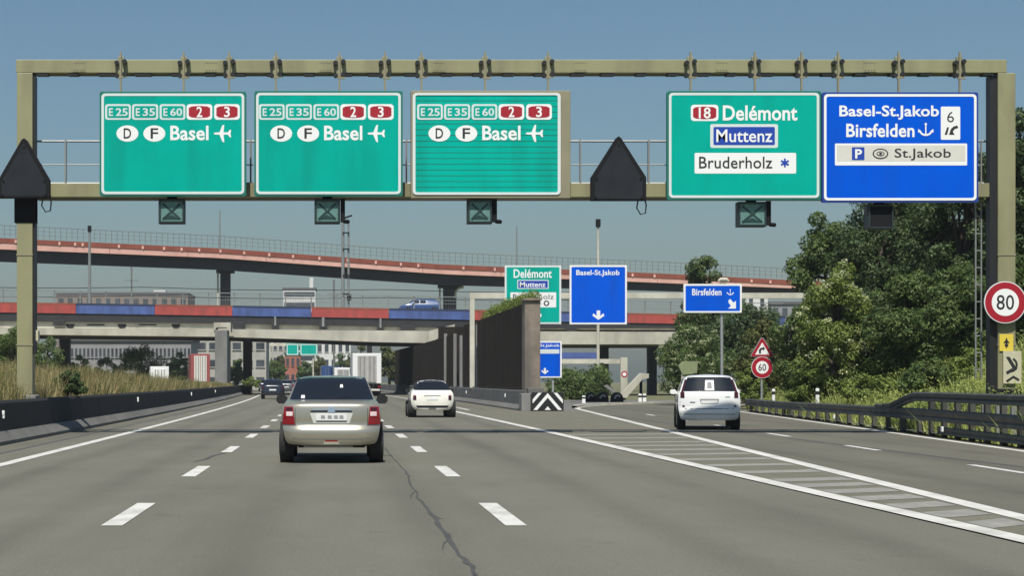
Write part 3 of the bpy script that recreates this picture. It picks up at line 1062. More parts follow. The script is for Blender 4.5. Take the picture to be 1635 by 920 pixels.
basel_sign('leftmost green Basel sign hanging from the big gantry', 159, 393, 146, 313, 0)
basel_sign('middle green Basel sign, between the other two on the big gantry', 406, 643, 145, 313, 245.5)
basel_sign('green Basel sign with horizontal slats in a beige casing', 656, 897, 145, 315, 498, True)

t = thing('direction_sign', 'green overhead sign reading 18 Delémont, Muttenz and Bruderholz', 'road sign', (PX(1188, SY), SY, PZ(318, SY)))
bordered_panel(t, PX(1065, SY), PX(1311, SY), PZ(319, SY), PZ(145, SY), SY, M_green, M_greenedge, border=M_pale)
B = Board(t, SY, SY - 0.0065)
route_red(B, '18', 1103, 1147, 167, 193)
B.text('Delémont', 1154, 1273, 168, 192.5, M_white, 0.022)
B.rr(1134, 1242, 198, 236, 3, M_pale, 'place_plate')
B.rr(1139, 1237, 202.5, 231.5, 2, M_navy, 'place_field', 0.003)
B.text('Muttenz', 1143.5, 1233, 206.5, 227, M_white, 0.012, 0.006)
B.rr(1109, 1271, 244, 277, 2, M_white, 'place_plate')
B.text('Bruderholz', 1116, 1233, 250, 269, M_ink, 0.008, 0.003)
for k in range(3):
    a = R(60 * k + 90)
    B.plate([(1253 + 7 * math.cos(a) - 1.5 * math.sin(a), 260 + 7 * math.sin(a) + 1.5 * math.cos(a)), (1253 + 7 * math.cos(a) + 1.5 * math.sin(a), 260 + 7 * math.sin(a) - 1.5 * math.cos(a)),
             (1253 - 7 * math.cos(a) + 1.5 * math.sin(a), 260 - 7 * math.sin(a) - 1.5 * math.cos(a)), (1253 - 7 * math.cos(a) - 1.5 * math.sin(a), 260 - 7 * math.sin(a) + 1.5 * math.cos(a))], M_navy, 'hospital_star', 0.003 + 0.001 * k)

t = thing('direction_sign', 'large blue overhead sign reading Basel-St.Jakob and Birsfelden', 'road sign', (PX(1437, SY), SY, PZ(322, SY)))
bordered_panel(t, PX(1312.5, SY), PX(1562, SY), PZ(323, SY), PZ(147, SY), SY, M_sblue, M_sblueedge)
B = Board(t, SY, SY - 0.0065)
B.text('Basel-St.Jakob', 1340, 1499, 168, 191, M_white, 0.022)
B.text('Birsfelden', 1351, 1460, 197, 219, M_white, 0.022)
anchor(B, 1478, 207, 11, M_white)
B.rr(1502, 1533, 170, 223, 2, M_white, 'junction_plate')
B.text('6', 1512, 1523, 178, 195, M_ink, -0.005, 0.003)
B.plate([(1508, 215), (1512, 203), (1515, 203), (1512, 215)], M_ink, 'junction_emblem', 0.003)
B.plate([(1515, 215), (1518, 206), (1522, 202), (1528, 200), (1530, 204), (1524, 206), (1521, 210), (1524, 215), (1520, 215)], M_ink, 'junction_emblem', 0.003)
B.rr(1333, 1544, 229, 264, 1.5, M_white, 'place_plate')
B.rr(1336, 1541, 232, 257, 1.0, M_offwhite, 'place_field', 0.003)
B.rr(1360, 1380, 235, 255.5, 1.0, M_navy, 'parking_plate', 0.006)
B.text('P', 1365, 1376, 238, 253, M_white, 0.03, 0.009)
B.oval(1393, 1418, 237, 254, M_ink, 'stadium_emblem', 0.006)
B.oval(1395, 1416, 239, 252, M_offwhite, 'stadium_emblem', 0.009)
B.oval(1399, 1412, 241.5, 249.5, M_ink, 'stadium_emblem', 0.012)
B.oval(1400.5, 1410.5, 243, 248, M_offwhite, 'stadium_emblem', 0.015)
B.oval(1403, 1408, 243.5, 247.5, M_ink, 'stadium_emblem', 0.018)
B.text('St.Jakob', 1428, 1518, 237, 256, M_ink, 0.008, 0.006)


# lane signals under the gantry
def lane_signal(label, x0, x1, y0, y1, side, lit=True):
    Y = GY - 0.45
    t = thing('lane_signal', label, 'lane signal', (PX((x0 + x1) / 2, Y), Y, PZ(y1, Y)))
    X0, X1, Z0, Z1 = PX(x0, Y), PX(x1, Y), PZ(y1, Y), PZ(y0, Y)
    MB().box(X0, X1, Y, Y + 0.30, Z0, Z1).build('housing', M_ledframe, t, bevel=0.015)
    k = 0.055
    MB().ring(rrect(X0 + 0.02, X1 - 0.02, Z0 + 0.02, Z1 - 0.02, 0.02), rrect(X0 + k, X1 - k, Z0 + k, Z1 - k, 0.01), Y - 0.05, Y - 0.001).build('hood', M_ledframe, t)
    if lit:
        MB().box(X0 + k, X1 - k, Y - 0.006, Y - 0.001, Z0 + k, Z1 - k).build('display', M_led, t)
        kk = k + 0.05
        for s in (-1, 1):
            a, b = (X0 + kk, X1 - kk) if s > 0 else (X1 - kk, X0 + kk)
            MB().bar((a, Y - 0.012 - 0.004 * s, Z0 + kk), (b, Y - 0.012 - 0.004 * s, Z1 - kk), 0.05, 0.006, up=(0, 1, 0)).build('cross_bar', M_ledx, t)
        MB().add([(X0 + kk, Y - 0.011, Z0 + k + 0.04), (X1 - kk, Y - 0.011, Z0 + k + 0.04), ((X0 + X1) / 2, Y - 0.011, Z0 + k + 0.16)], [(0, 1, 2)]).build('arrow_tip', M_ledx, t, fix=False)
    else:
        MB().box(X0 + k, X1 - k, Y - 0.006, Y - 0.001, Z0 + k, Z1 - k).build('display', M_anth, t)
    MB().box((X0 + X1) / 2 - 0.12, (X0 + X1) / 2 + 0.12, Y + 0.1, Y + 0.2, Z1 + 0.001, PZ(314, GY)).build('bracket', M_anth, t)
    if side:
        MB().box(X1 + 0.01, X1 + 0.12, Y + 0.05, Y + 0.15, Z0 + 0.04, Z1 + 0.02).build('side_arm', M_anth, t)
        MB().tube([(X1 + 0.1, Y + 0.1, Z0 + 0.06), (X1 + 0.2, Y - 0.02, Z0 + 0.04)], 0.05, 8).build('camera_tube', M_anth, t)


lane_signal('square lane signal under the leftmost green Basel sign', 253, 295, 318, 357, False)
lane_signal('square lane signal under the middle green Basel sign', 502, 543, 318, 357, True)
lane_signal('square lane signal under the slatted green Basel sign', 746, 786, 318, 357, True)
lane_signal('square lane signal under the green Delémont sign', 1178, 1224, 322, 362, True)
lane_signal('blank dark lane signal under the large blue sign', 1385, 1427, 326, 366, False, False)


# house-shaped warning displays, switched off
def warning_display(label, cx, w, top, shoulder, bot, Y):
    t = thing('warning_display', label, 'warning sign', (PX(cx, Y), Y, PZ(bot, Y)))
    pts = [(PX(a, Y), PZ(b, Y)) for a, b in ((cx - w / 2, bot), (cx - w / 2, shoulder), (cx - 4, top + 3), (cx, top), (cx + 4, top + 3), (cx + w / 2, shoulder), (cx + w / 2, bot))]
    MB().plate(pts, Y, Y + 0.22).build('housing', M_anth, t, bevel=0.012)
    q = [(PX(cx + (a - cx) * 0.86, Y), PZ(b + (3 if b > 250 else 8) * (-1 if b > 300 else 1), Y)) for a, b in ((cx - w / 2, bot), (cx - w / 2, shoulder), (cx, top), (cx + w / 2, shoulder), (cx + w / 2, bot))]
    MB().plate(q, Y - 0.006, Y - 0.001).build('display', mat('display_glass', (0.014, 0.015, 0.018), 0.35, var=0.3, scale=3), t)
    for a, b in ((cx - w * 0.42, bot - 5), (cx + w * 0.42, bot - 5), (cx - w * 0.40, shoulder + 2), (cx + w * 0.40, shoulder + 2), (cx, top + 14)):
        MB().tube([(PX(a, Y), Y - 0.03, PZ(b, Y)), (PX(a, Y), Y - 0.008, PZ(b, Y))], 0.03, 8).build('fixing_bolt', M_anth, t)
    x = PX(cx + w * 0.36, Y)
    z = PZ(bot, Y)
    MB().tube([(x, Y + 0.1, z + 0.02), (x - 0.03, Y + 0.1, z - 0.18), (x + 0.06, Y + 0.1, z - 0.33), (x + 0.18, Y + 0.1, z - 0.30), (x + 0.2, Y + 0.1, z - 0.1), (x + 0.17, Y + 0.1, z + 0.03)], 0.018, 6).build('cable', M_black, t, smooth=60)
    MB().box(PX(cx - 12, Y), PX(cx + 12, Y), Y + 0.222, Y + 0.30, z + 0.1, z + 0.5).build('bracket', M_black, t)


warning_display('switched off dark pentagonal warning display on the left gantry post', 38, 82, 220, 287, 316, GY - 0.55)
warning_display('switched off dark pentagonal warning display between green signs on gantry', 988, 88, 217, 283, 320, GY - 0.40)


# round speed sign and small plates on the right post
def round_sign(name, label, cx, cy, r, Y, txt, tw, th, post=None, bold=0.0, ringw=0.36):
    t = thing(name, label, 'traffic sign', (PX(cx, Y), Y, PZ(cy + r, Y)))
    k = Y / F
    X, Z = PX(cx, Y), PZ(cy, Y)
    rr = r * k
    MB().plate(circle(X, Z, rr), Y, Y + 0.03).build('backing', M_alu, t)
    MB().plate(circle(X, Z, rr * 0.985), Y - 0.003, Y - 0.0005).build('rim', M_white, t)
    MB().plate(circle(X, Z, rr * 0.95), Y - 0.006, Y - 0.0035).build('ring', M_sred, t)
    MB().plate(circle(X, Z, rr * (1 - ringw)), Y - 0.009, Y - 0.0065).build('field', M_white, t)
    if txt:
        text_part('lettering', txt, t, X - tw * k, X + tw * k, Z - th * k, Z + th * k, Y - 0.011, M_ink, bold)
    return t


t = round_sign('speed_sign', 'large round 80 speed limit sign on the right gantry post', 1605, 483, 34, GY - 0.34, '80', 14, 12, bold=0.006)
MB().box(PX(1598, GY), PX(1612, GY), GY - 0.305, GY - 0.205, PZ(500, GY), PZ(470, GY)).build('bracket', M_alu, t)
Y = GY - 0.23
t = thing('yellow_plate', 'small yellow plate with a black arrow under the 80 sign', 'plate', (PX(1607, Y), Y, PZ(560, Y)))
MB().box(PX(1596, Y), PX(1618, Y), Y, Y + 0.02, PZ(561, Y), PZ(534, Y)).build('panel', M_yellow, t, bevel=0.004)
B = Board(t, Y, Y)
B.plate([(1606, 540), (1608, 540), (1608, 556), (1606, 556)], M_ink, 'mark')
B.plate([(1602, 548), (1612, 548), (1607, 541)], M_ink, 'mark', 0.003)
B.oval(1604, 1610, 549, 554, M_ink, 'mark', 0.003)
Y = GY - 0.26
t = thing('symbol_plate', 'cream rectangular plate with curved dark symbol on the gantry post', 'plate', (PX(1617, Y), Y, PZ(613, Y)))
MB().box(PX(1602, Y), PX(1631, Y), Y, Y + 0.02, PZ(613, Y), PZ(561, Y)).build('panel', M_cream, t, bevel=0.004)
B = Board(t, Y, Y)
arc = [(1614 + 11 * math.cos(a), 583 + 12 * math.sin(a)) for a in np.linspace(-1.2, 1.5, 12)]
arc2 = [(1614 + 7.5 * math.cos(a), 583 + 8.5 * math.sin(a)) for a in np.linspace(1.5, -1.2, 12)]
B.plate(arc + arc2, M_ink, 'mark')
B.plate([(1606, 570), (1612, 570), (1624, 590), (1619, 592)], M_ink, 'mark', 0.003)
B.plate([(1606, 594), (1616, 588), (1618, 592), (1608, 598)], M_ink, 'mark', 0.006)
B.plate([(1606, 608), (1618, 600), (1628, 606), (1626, 609), (1618, 604), (1608, 611)], M_ink, 'mark', 0.003)
# ------------------------------------------------------------------ second gantry and the smaller signs
G2 = 114.3
t = thing('sign_gantry', 'slim pale steel gantry behind the dark wall carrying two signs', 'gantry', (PX(754, G2), G2, 0))
MB().box(PX(750, G2), PX(757.5, G2), G2 - 0.15, G2 + 0.15, 0.9, PZ(477, G2) - 0.002).build('post', M_conlight, t, bevel=0.01)
MB().box(PX(1283, G2), PX(1291, G2), G2 - 0.15, G2 + 0.15, 0.0, PZ(477, G2) - 0.002).build('post', M_conlight, t, bevel=0.01)
MB().box(PX(749.5, G2), PX(1292, G2), G2 - 0.16, G2 + 0.16, PZ(477, G2), PZ(468, G2)).build('beam', M_conlight, t, bevel=0.01)
for px in (828, 876, 930, 982):
    MB().box(PX(px, G2) - 0.05, PX(px, G2) + 0.05, G2 - 0.30, G2 - 0.165, PZ(500, G2), PZ(440, G2)).build('hanger', M_rail, t)

S2 = G2 - 0.45
t = thing('direction_sign', 'smaller green Delémont and Muttenz sign above the dark wall', 'road sign', (PX(851, S2), S2, PZ(517, S2)))
bordered_panel(t, PX(806, S2), PX(896, S2), PZ(518, S2), PZ(424, S2), S2, M_green, M_white, depth=0.1, inset=0.02, bw=0.09, rad=0.12, border=M_pale)
B = Board(t, S2, S2 - 0.0065)
B.text('Delémont', 820, 881, 430, 444, M_white, 0.02)
B.rr(826, 876, 447, 461.5, 1, M_pale, 'place_plate')
B.rr(827.5, 874.5, 448.5, 460, 0.5, M_navy, 'place_field', 0.003)
B.text('Muttenz', 830, 871, 450.5, 458.5, M_white, 0.02, 0.006)
B.rr(815, 888, 467, 491, 1, M_white, 'place_plate')
B.text('Bruderholz', 819, 884, 470, 478, M_ink, 0.0, 0.003)
B.oval(868, 877, 480, 489, M_ink, 'emblem', 0.003)
B.oval(870, 875, 482, 487, M_white, 'emblem', 0.006)


def arrow_down(B, cx, top, bot, w, m=M_white, lift=0.0):
    h = bot - top
    B.plate([(cx - w * 0.15, top), (cx + w * 0.15, top), (cx + w * 0.15, bot - h * 0.42), (cx + w * 0.42, top + h * 0.3), (cx + w * 0.5, top + h * 0.55), (cx, bot),
             (cx - w * 0.5, top + h * 0.55), (cx - w * 0.42, top + h * 0.3), (cx - w * 0.15, bot - h * 0.42)], m, 'arrow', lift)


arrow_down(B, 856, 496, 512, 18)
t = thing('direction_sign', 'tall blue Basel-St.Jakob sign with a white down arrow', 'road sign', (PX(955, S2), S2, PZ(517, S2)))
bordered_panel(t, PX(909.5, S2), PX(1001, S2), PZ(518.5, S2), PZ(423.5, S2), S2, M_sblue, M_white, depth=0.1, inset=0.02, bw=0.09, rad=0.12)
B = Board(t, S2, S2 - 0.0065)
B.text('Basel-St.Jakob', 920, 989, 431, 442, M_white, 0.02)
arrow_down(B, 955.5, 496, 511, 19)

Y = 96.0
t = thing('direction_sign', 'small blue sign on posts just right of the wall end pillar', 'road sign', (PX(875, Y), Y, 0))
bordered_panel(t, PX(850, Y), PX(897, Y), PZ(604, Y), PZ(545, Y), Y, M_sblue, M_white, depth=0.06, inset=0.02, bw=0.06, rad=0.06)
B = Board(t, Y, Y - 0.0065)
B.rr(862, 893, 558, 565, 0.5, M_pale, 'place_plate')
B.text('St.Jakob', 862, 893, 549.5, 555.5, M_white, 0.015)
arrow_down(B, 870, 588, 598, 11)
for px in (858, 883):
    MB().box(PX(px, Y) - 0.05, PX(px, Y) + 0.05, Y + 0.065, Y + 0.16, 0.0, PZ(548, Y)).build('post', M_alu, t)

Y = 90.0
t = thing('direction_sign', 'blue Birsfelden sign on a single pole above the exit road', 'road sign', (PX(1154, Y), Y, 0))
bordered_panel(t, PX(1091.5, Y), PX(1184.5, Y), PZ(500, Y), PZ(453.5, Y), Y, M_sblue, M_white, depth=0.08, inset=0.015, bw=0.075, rad=0.07)
B = Board(t, Y, Y - 0.0065)
B.text('Birsfelden', 1105, 1152, 461, 472, M_white, 0.02)
anchor(B, 1166, 467, 5, M_white)
B.plate([(1163, 480), (1166, 477.5), (1171, 483.5), (1175, 480.5), (1175, 493), (1162.5, 493), (1167, 488.5), (1163.5, 484)], M_white, 'arrow')
MB().tube([(PX(1154, Y), Y + 0.16, 0.0), (PX(1153, Y), Y + 0.16, PZ(452, Y))], 0.075, 10).build('pole', M_alu, t, smooth=40)
MB().tube([(PX(1147, Y), Y + 0.05, PZ(449, Y)), (PX(1151, Y), Y + 0.05, PZ(446.5, Y)), (PX(1160, Y), Y + 0.05, PZ(446.5, Y)), (PX(1164, Y), Y + 0.05, PZ(449, Y))], [0.05, 0.09, 0.09, 0.05], 8).build('lamp_cap', M_conlight, t, smooth=60)

Y = 80.0
t = round_sign('speed_sign', 'round 60 speed limit sign below the bend warning triangle', 1217, 587, 17.5, Y, '60', 6.2, 5.6, bold=0.01, ringw=0.42)
t = thing('warning_sign', 'triangular bend warning sign on a post beside the exit', 'traffic sign', (PX(1217, Y), Y, 0))
k = Y / F
X = PX(1217, Y)
MB().plate([(PX(a, Y), PZ(b, Y)) for a, b in ((1198.5, 570), (1199, 567), (1215, 539.5), (1219, 539.5), (1235, 567), (1235.5, 570))], Y, Y + 0.03).build('backing', M_alu, t)
MB().plate([(PX(a, Y), PZ(b, Y)) for a, b in ((1199.5, 569.5), (1200, 567), (1216, 540.5), (1218, 540.5), (1234, 567), (1234.5, 569.5))], Y - 0.004, Y - 0.001).build('rim', M_sred, t)
MB().plate([(PX(a, Y), PZ(b, Y)) for a, b in ((1205.5, 566.5), (1217, 547), (1228.5, 566.5))], Y - 0.008, Y - 0.0045).build('field', M_white, t)
B = Board(t, Y, Y - 0.008)
B.plate([(1212, 565), (1211.5, 559.5), (1214, 556), (1218, 555.5), (1218, 553), (1221.5, 557), (1218, 560.5), (1218, 558.5), (1215.5, 559), (1214.8, 561), (1215, 565)], M_ink, 'bend_symbol')
MB().tube([(X, Y + 0.08, 0.0), (X, Y + 0.08, PZ(545, Y))], 0.05, 8).build('post', M_alu, t, smooth=40)

Y = 98.0
t = thing('arrow_board', 'olive green back of an arrow shaped board beside the exit', 'sign', (PX(1099, Y), Y, 0))
MB().plate([(PX(a, Y), PZ(b, Y)) for a, b in ((1083, 584), (1089, 577), (1114, 577), (1113, 596), (1090, 599))], Y, Y + 0.05).build('board', mat('olive_board', (0.21, 0.24, 0.12), 0.7, var=0.15, scale=4), t)
for px in (1091, 1104):
    MB().box(PX(px, Y) - 0.09, PX(px, Y) + 0.09, Y + 0.055, Y + 0.12, 0.0, PZ(590, Y)).build('leg', M_conlight, t)


# delineator posts
def delineator(label, px, py0, py1, Y, w=0.12):
    t = thing('delineator_post', label, 'post', (PX(px, Y), Y, PZ(py1, Y)), group='white delineator posts by the exit road')
    x = PX(px, Y)
    z0, z1 = PZ(py1, Y), PZ(py0, Y)
    h = z1 - z0
    MB().plate([(x - w / 2, z0), (x - w / 2, z1 - 0.04), (x - w / 6, z1), (x + w / 2, z1 - 0.02), (x + w / 2, z0)], Y - 0.04, Y + 0.04).build('shaft', M_white, t, bevel=0.008)
    MB().box(x - w / 2 - 0.003, x + w / 2 + 0.003, Y - 0.043, Y + 0.043, z0 + h * 0.62, z0 + h * 0.82).build('black_band', M_black, t)


delineator('white delineator post nearer the 60 sign behind the guard rail', 1235, 621, 646, 77)
delineator('white delineator post in the grass, right of the other one', 1305, 620, 648, 66)
delineator('left one of a pair of short white posts at the exit bend', 1022, 629, 645, 110, 0.2)
delineator('right one of a pair of short white posts at the exit bend', 1029, 629, 645, 110, 0.2)
delineator('lone short white post in front of the hedge', 932, 632, 645, 112, 0.2)

# ------------------------------------------------------------------ bridges
def beam_sheet(pxs, Yf, ytop, ybot, depth, gap0=0.0):
    """a beam whose front face runs through photo points at distance Yf(px)"""
    rows = []
    for px in pxs:
        Y = Yf(px)
        x = PX(px, Y)
        zt, zb = PZ(ytop(px), Y), PZ(ybot(px), Y)
        rows.append([(x, Y, zb), (x, Y, zt), (x, Y + depth, zt), (x, Y + depth, zb), (x, Y, zb)])
    mb = MB().sheet(rows)
    mb.f.append((0, 1, 2, 3))
    k = (len(rows) - 1) * 5
    mb.f.append((k, k + 1, k + 2, k + 3))
    return mb


def itp(*pts):
    xs = [p[0] for p in pts]
    vs = [p[1] for p in pts]
    return lambda px: float(np.interp(px, xs, vs))


# upper ramp bridge
yu = itp((-200, 212), (0, 215), (1350, 245))
ut = itp((-200, 373), (0, 384), (350, 400.5), (700, 426), (1060, 441), (1350, 456))
uf = itp((-200, 388), (0, 398), (350, 412), (700, 437.5), (1060, 452), (1350, 464))
ug = itp((-200, 408), (0, 418), (350, 431), (700, 455), (1060, 465), (1350, 474))
upb = thing('ramp_bridge', 'highest ramp bridge with faded pink edge over dark girders', 'bridge', (0, 225, 0))
P_ = list(range(-200, 1351, 50))
for a in range(-200, 1350, 125):
    beam_sheet([a + 0.3, a + 40, a + 80, min(a + 124.7, 1350)], yu, lambda p: ut(p) + 3.7, uf, 0.5).build('fascia_panel', M_pink, upb)
beam_sheet(P_, lambda p: yu(p) - 0.06, lambda p: ut(p) - 4, lambda p: ut(p) + 3.6, 0.4).build('kerb_rail', M_redbrown, upb)
beam_sheet(P_, lambda p: yu(p) + 0.51, lambda p: ut(p) + 3.5, lambda p: uf(p) - 2, 8.5).build('deck', M_congrey, upb)
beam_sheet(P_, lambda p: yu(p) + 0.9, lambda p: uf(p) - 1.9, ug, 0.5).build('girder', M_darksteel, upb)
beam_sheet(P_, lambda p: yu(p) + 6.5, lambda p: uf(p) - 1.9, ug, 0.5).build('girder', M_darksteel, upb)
rl_mb = MB()
pp = None
for px in range(-200, 1351, 9):
    Y = yu(px) + 0.3
    x, z = PX(px, Y), PZ(ut(px) - 5, Y)
    rl_mb.box(x - 0.025, x + 0.025, Y - 0.03, Y + 0.03, z, z + 1.35)
for kz, th in ((0.45, 0.03), (0.9, 0.03), (1.38, 0.06)):
    for a, b in zip(P_[:-1], P_[1:]):
        Ya, Yb = yu(a) + 0.3, yu(b) + 0.3
        rl_mb.bar((PX(a, Ya), Ya - 0.05, PZ(ut(a) - 5, Ya) + kz), (PX(b, Yb), Yb - 0.05, PZ(ut(b) - 5, Yb) + kz), th)
tag(rl_mb.build('railing', M_raildull, upb, fix=False), kind='stuff')
for px in (25, 95, 120, 132, 190, 228, 262, 290, 318, 352, 390, 430, 468, 510, 555, 600, 640, 668, 740, 790, 1010, 1045, 1200, 1230):
    Y = yu(px) - 0.07
    MB().box(PX(px, Y) - 0.12, PX(px, Y) + 0.12, Y - 0.05, Y + 0.24, PZ(ut(px) + 3.0, Y), PZ(ut(px) - 2, Y)).build('rail_foot', M_pink, upb)
for px, w in ((360, 16), (718, 21)):
    Y = yu(px) + 3.0
    MB().box(PX(px - w / 2, Y), PX(px + w / 2, Y), Y - 0.5, Y + 0.5, -0.5, PZ(ug(px), Y) + 0.1).build('pier', M_darksteel, upb, bevel=0.03)
    MB().box(PX(px - w * 0.9, Y), PX(px + w * 0.9, Y), Y - 0.55, Y + 0.55, PZ(ug(px) + 5, Y), PZ(ug(px), Y) + 0.12).build('pier_head', M_darksteel, upb, bevel=0.03)
    MB().tube([(PX(px - w * 0.75, Y - 1), Y - 1, 4), (PX(px - w * 0.75, Y - 1), Y - 1, PZ(ug(px) + 4, Y - 1))], 0.12, 8).build('drain_pipe', M_conlight, upb)
Y = yu(735)
MB().tube([(PX(728, Y), Y + 2, PZ(475, Y)), (PX(729, Y), Y + 2, PZ(464, Y)), (PX(734, Y), Y + 2, PZ(459, Y)), (PX(742, Y), Y + 2, PZ(457, Y))], 0.16, 8).build('drain_pipe', M_conlight, upb, smooth=60)

# red and blue bridge
yr = itp((-200, 174), (1200, 174.01))
rt = itp((-200, 483), (0, 486), (370, 491.5), (620, 496), (800, 499), (1075, 505), (1300, 509))
rb = itp((-200, 495), (0, 499), (370, 504.5), (620, 508.5), (800, 512), (1075, 517), (1300, 521))
rg = itp((-200, 511), (0, 513), (370, 517), (620, 522), (800, 525), (1075, 524), (1300, 528))
rbb = thing('road_bridge', 'bridge with alternating red and blue edge panels above the underpass', 'bridge', (0, 175, 0))
edges = [-250, -125, -5, 121, 247, 371, 497, 621, 750, 876, 1002, 1128, 1254]
for i, (a, b) in enumerate(zip(edges[:-1], edges[1:])):
    beam_sheet([a + 0.3, (a + b) / 2, b - 0.3], yr, rt, rb, 0.35).build('edge_panel', M_red if i % 2 == 0 else M_blue, rbb)
    beam_sheet([a + 0.3, (a + b) / 2, b - 0.3], lambda p: yr(p) + 0.05, lambda p: rt(p) - 3.5, lambda p: rt(p) + 0.5 - 0.6, 0.28).build('coping', M_redbrown if i % 2 == 0 else mat('navy_coping', (0.02, 0.03, 0.07), 0.6), rbb)
P_ = list(range(-200, 1251, 50))
beam_sheet(P_, lambda p: yr(p) + 0.36, lambda p: rt(p) + 5, lambda p: rb(p) - 1, 10.5).build('deck', M_congrey, rbb)
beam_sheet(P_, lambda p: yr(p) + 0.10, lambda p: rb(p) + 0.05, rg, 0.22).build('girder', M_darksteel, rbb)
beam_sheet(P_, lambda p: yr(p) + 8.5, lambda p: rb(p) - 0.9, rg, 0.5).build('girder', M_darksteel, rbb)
for (a, b) in ((85, 103), (372, 391), (434, 445), (510, 522), (602, 613), (640, 662), (905, 920)):
    Y = yr(a) - 0.1
    MB().box(PX(a, Y), PX(b, Y), Y + 0.0, Y + 0.18, PZ(531 if b > 360 else 520, Y), PZ(rg(a) - 3, Y)).build('short_pier', M_darksteel, rbb, bevel=0.02)
    if b - a < 13:
        MB().box(PX(a + 4, Y), PX(b - 4, Y), Y - 0.1, Y - 0.005, PZ(rg(a) + 2, Y), PZ(rb(a) + 0.3, Y)).build('stiffener', M_rail, rbb)
rl_mb = MB()
for px in range(-200, 1110, 41):
    Y = yr(px) + 0.2
    x, z = PX(px, Y), PZ(rt(px) - 3.4, Y)
    MB().box(x - 0.05, x + 0.05, Y - 0.05, Y + 0.05, z, z + 1.15).build('rail_post', M_rail, rbb)
for kz, th in ((0.5, 0.03), (0.8, 0.03), (1.15, 0.07)):
    for a, b in zip(P_[:-1], P_[1:]):
        Ya, Yb = yr(a) + 0.2, yr(b) + 0.2
        rl_mb.bar((PX(a, Ya), Ya - 0.07, PZ(rt(a) - 3.4, Ya) + kz), (PX(b, Yb), Yb - 0.07, PZ(rt(b) - 3.4, Yb) + kz), th)
for px in range(-200, 1110, 4):
    Y = yr(px) + 0.2
    x, z = PX(px, Y), PZ(rt(px) - 3.4, Y)
    rl_mb.box(x - 0.008, x + 0.008, Y - 0.01, Y + 0.01, z, z + 1.15)
tag(rl_mb.build('railing', M_rail, rbb, fix=False), kind='stuff')

# pale concrete bridge under it
cb = thing('concrete_bridge', 'pale concrete bridge with a stepped edge beneath the red and blue one', 'bridge', (0, 180, 0))
yc = itp((-200, 174.36), (1200, 174.37))
ct = itp((-200, 508), (0, 511), (350, 512), (700, 516), (1100, 516))
cm = itp((-200, 520), (0, 524), (350, 525.5), (700, 528.5), (1100, 530))
cl = itp((-200, 529), (0, 534), (350, 538), (450, 541), (600, 546.5), (680, 548), (1100, 552))
P_ = list(range(-200, 701, 50))
beam_sheet(P_, yc, ct, cm, 2.0).build('edge_beam', M_conlight, cb)
beam_sheet(P_, lambda p: yc(p) - 1.4, lambda p: cm(p) + 0.3, cl, 3.0).build('ledge_beam', M_con, cb)
beam_sheet(P_, lambda p: yc(p) + 2.1, lambda p: cm(p) - 4, lambda p: cl(p) - 1.2, 16).build('deck', M_congrey, cb)
beam_sheet(P_, lambda p: yc(p) + 1.7, lambda p: cl(p) - 3, lambda p: cl(p) + 6.5, 0.35).build('girder', M_darksteel, cb)  # added dark strip standing in for the shaded soffit
P2 = list(range(860, 1121, 26))
beam_sheet(P2, yc, lambda p: ct(p), lambda p: cm(p) - 2.5, 2.0).build('edge_beam', M_conlight, cb)
beam_sheet(P2, lambda p: yc(p) - 1.4, lambda p: cm(p) + 0.3, lambda p: 550, 3.0).build('ledge_beam', M_con, cb)
beam_sheet(P2, lambda p: yc(p) + 2.1, lambda p: cm(p) - 4, lambda p: 551.5, 16).build('deck', M_congrey, cb)
# raking wing where the bridge meets the dark wall
Y = 172.2
MB().plate([(PX(a, Y), PZ(b, Y)) for a, b in ((684, 529), (726, 518), (726, 522), (690, 547), (684, 548))], Y, Y + 0.6).build('wing', M_con, cb)
for px in (112, 195, 281):
    Y = yc(px)
    MB().plate([(PX(px - 7, Y), PZ(518, Y)), (PX(px + 7, Y), PZ(518, Y)), (PX(px + 6, Y), PZ(522, Y)), (PX(px + 3, Y), PZ(524.5, Y)), (PX(px - 3, Y), PZ(524.5, Y)), (PX(px - 6, Y), PZ(522, Y))], Y - 0.05, Y - 0.005).build('scupper', M_black, cb)
for px in (153, 236):
    Y = yc(px)
    MB().box(PX(px - 14, Y), PX(px + 14, Y), Y - 0.04, Y - 0.005, PZ(520, Y), PZ(518, Y)).build('joint_slot', M_black, cb)
Y = 169.5
MB().box(PX(343, Y), PX(363, Y), Y, Y + 3.0, 0.2, PZ(527, Y)).build('pier', M_congrey, cb, bevel=0.08)
MB().plate([(PX(a, Y), PZ(b, Y)) for a, b in ((341, 530), (346, 523), (362, 523), (368, 530), (368, 515), (341, 515))], Y + 0.2, Y + 2.8).build('pier_head', M_con, cb)
for px, w, Y in ((395, 14, 186.0), (103, 16, 186.0), (590, 8, 194.0), (1042, 14, 186.0), (965, 14, 182.0)):
    MB().box(PX(px - w / 2, Y), PX(px + w / 2, Y), Y, Y + 1.0, -0.1, PZ(cl(px) - 1, Y)).build('pier', M_darksteel, cb, bevel=0.03)
for px, Y in ((711.5, 136.5), (726.5, 127.4)):
    MB().box(PX(px - 2.5, Y), PX(px + 2.5, Y), Y, Y + 0.3, 0.9, PZ(533, Y)).build('steel_post', M_congrey, cb, bevel=0.01)
# dark closing wall between the decks and the brown wall
MB().box(PX(700, 168), PX(752, 168), 168.0, 168.4, 0.0, PZ(522, 168)).build('closing_wall', M_brownpanel, cb)

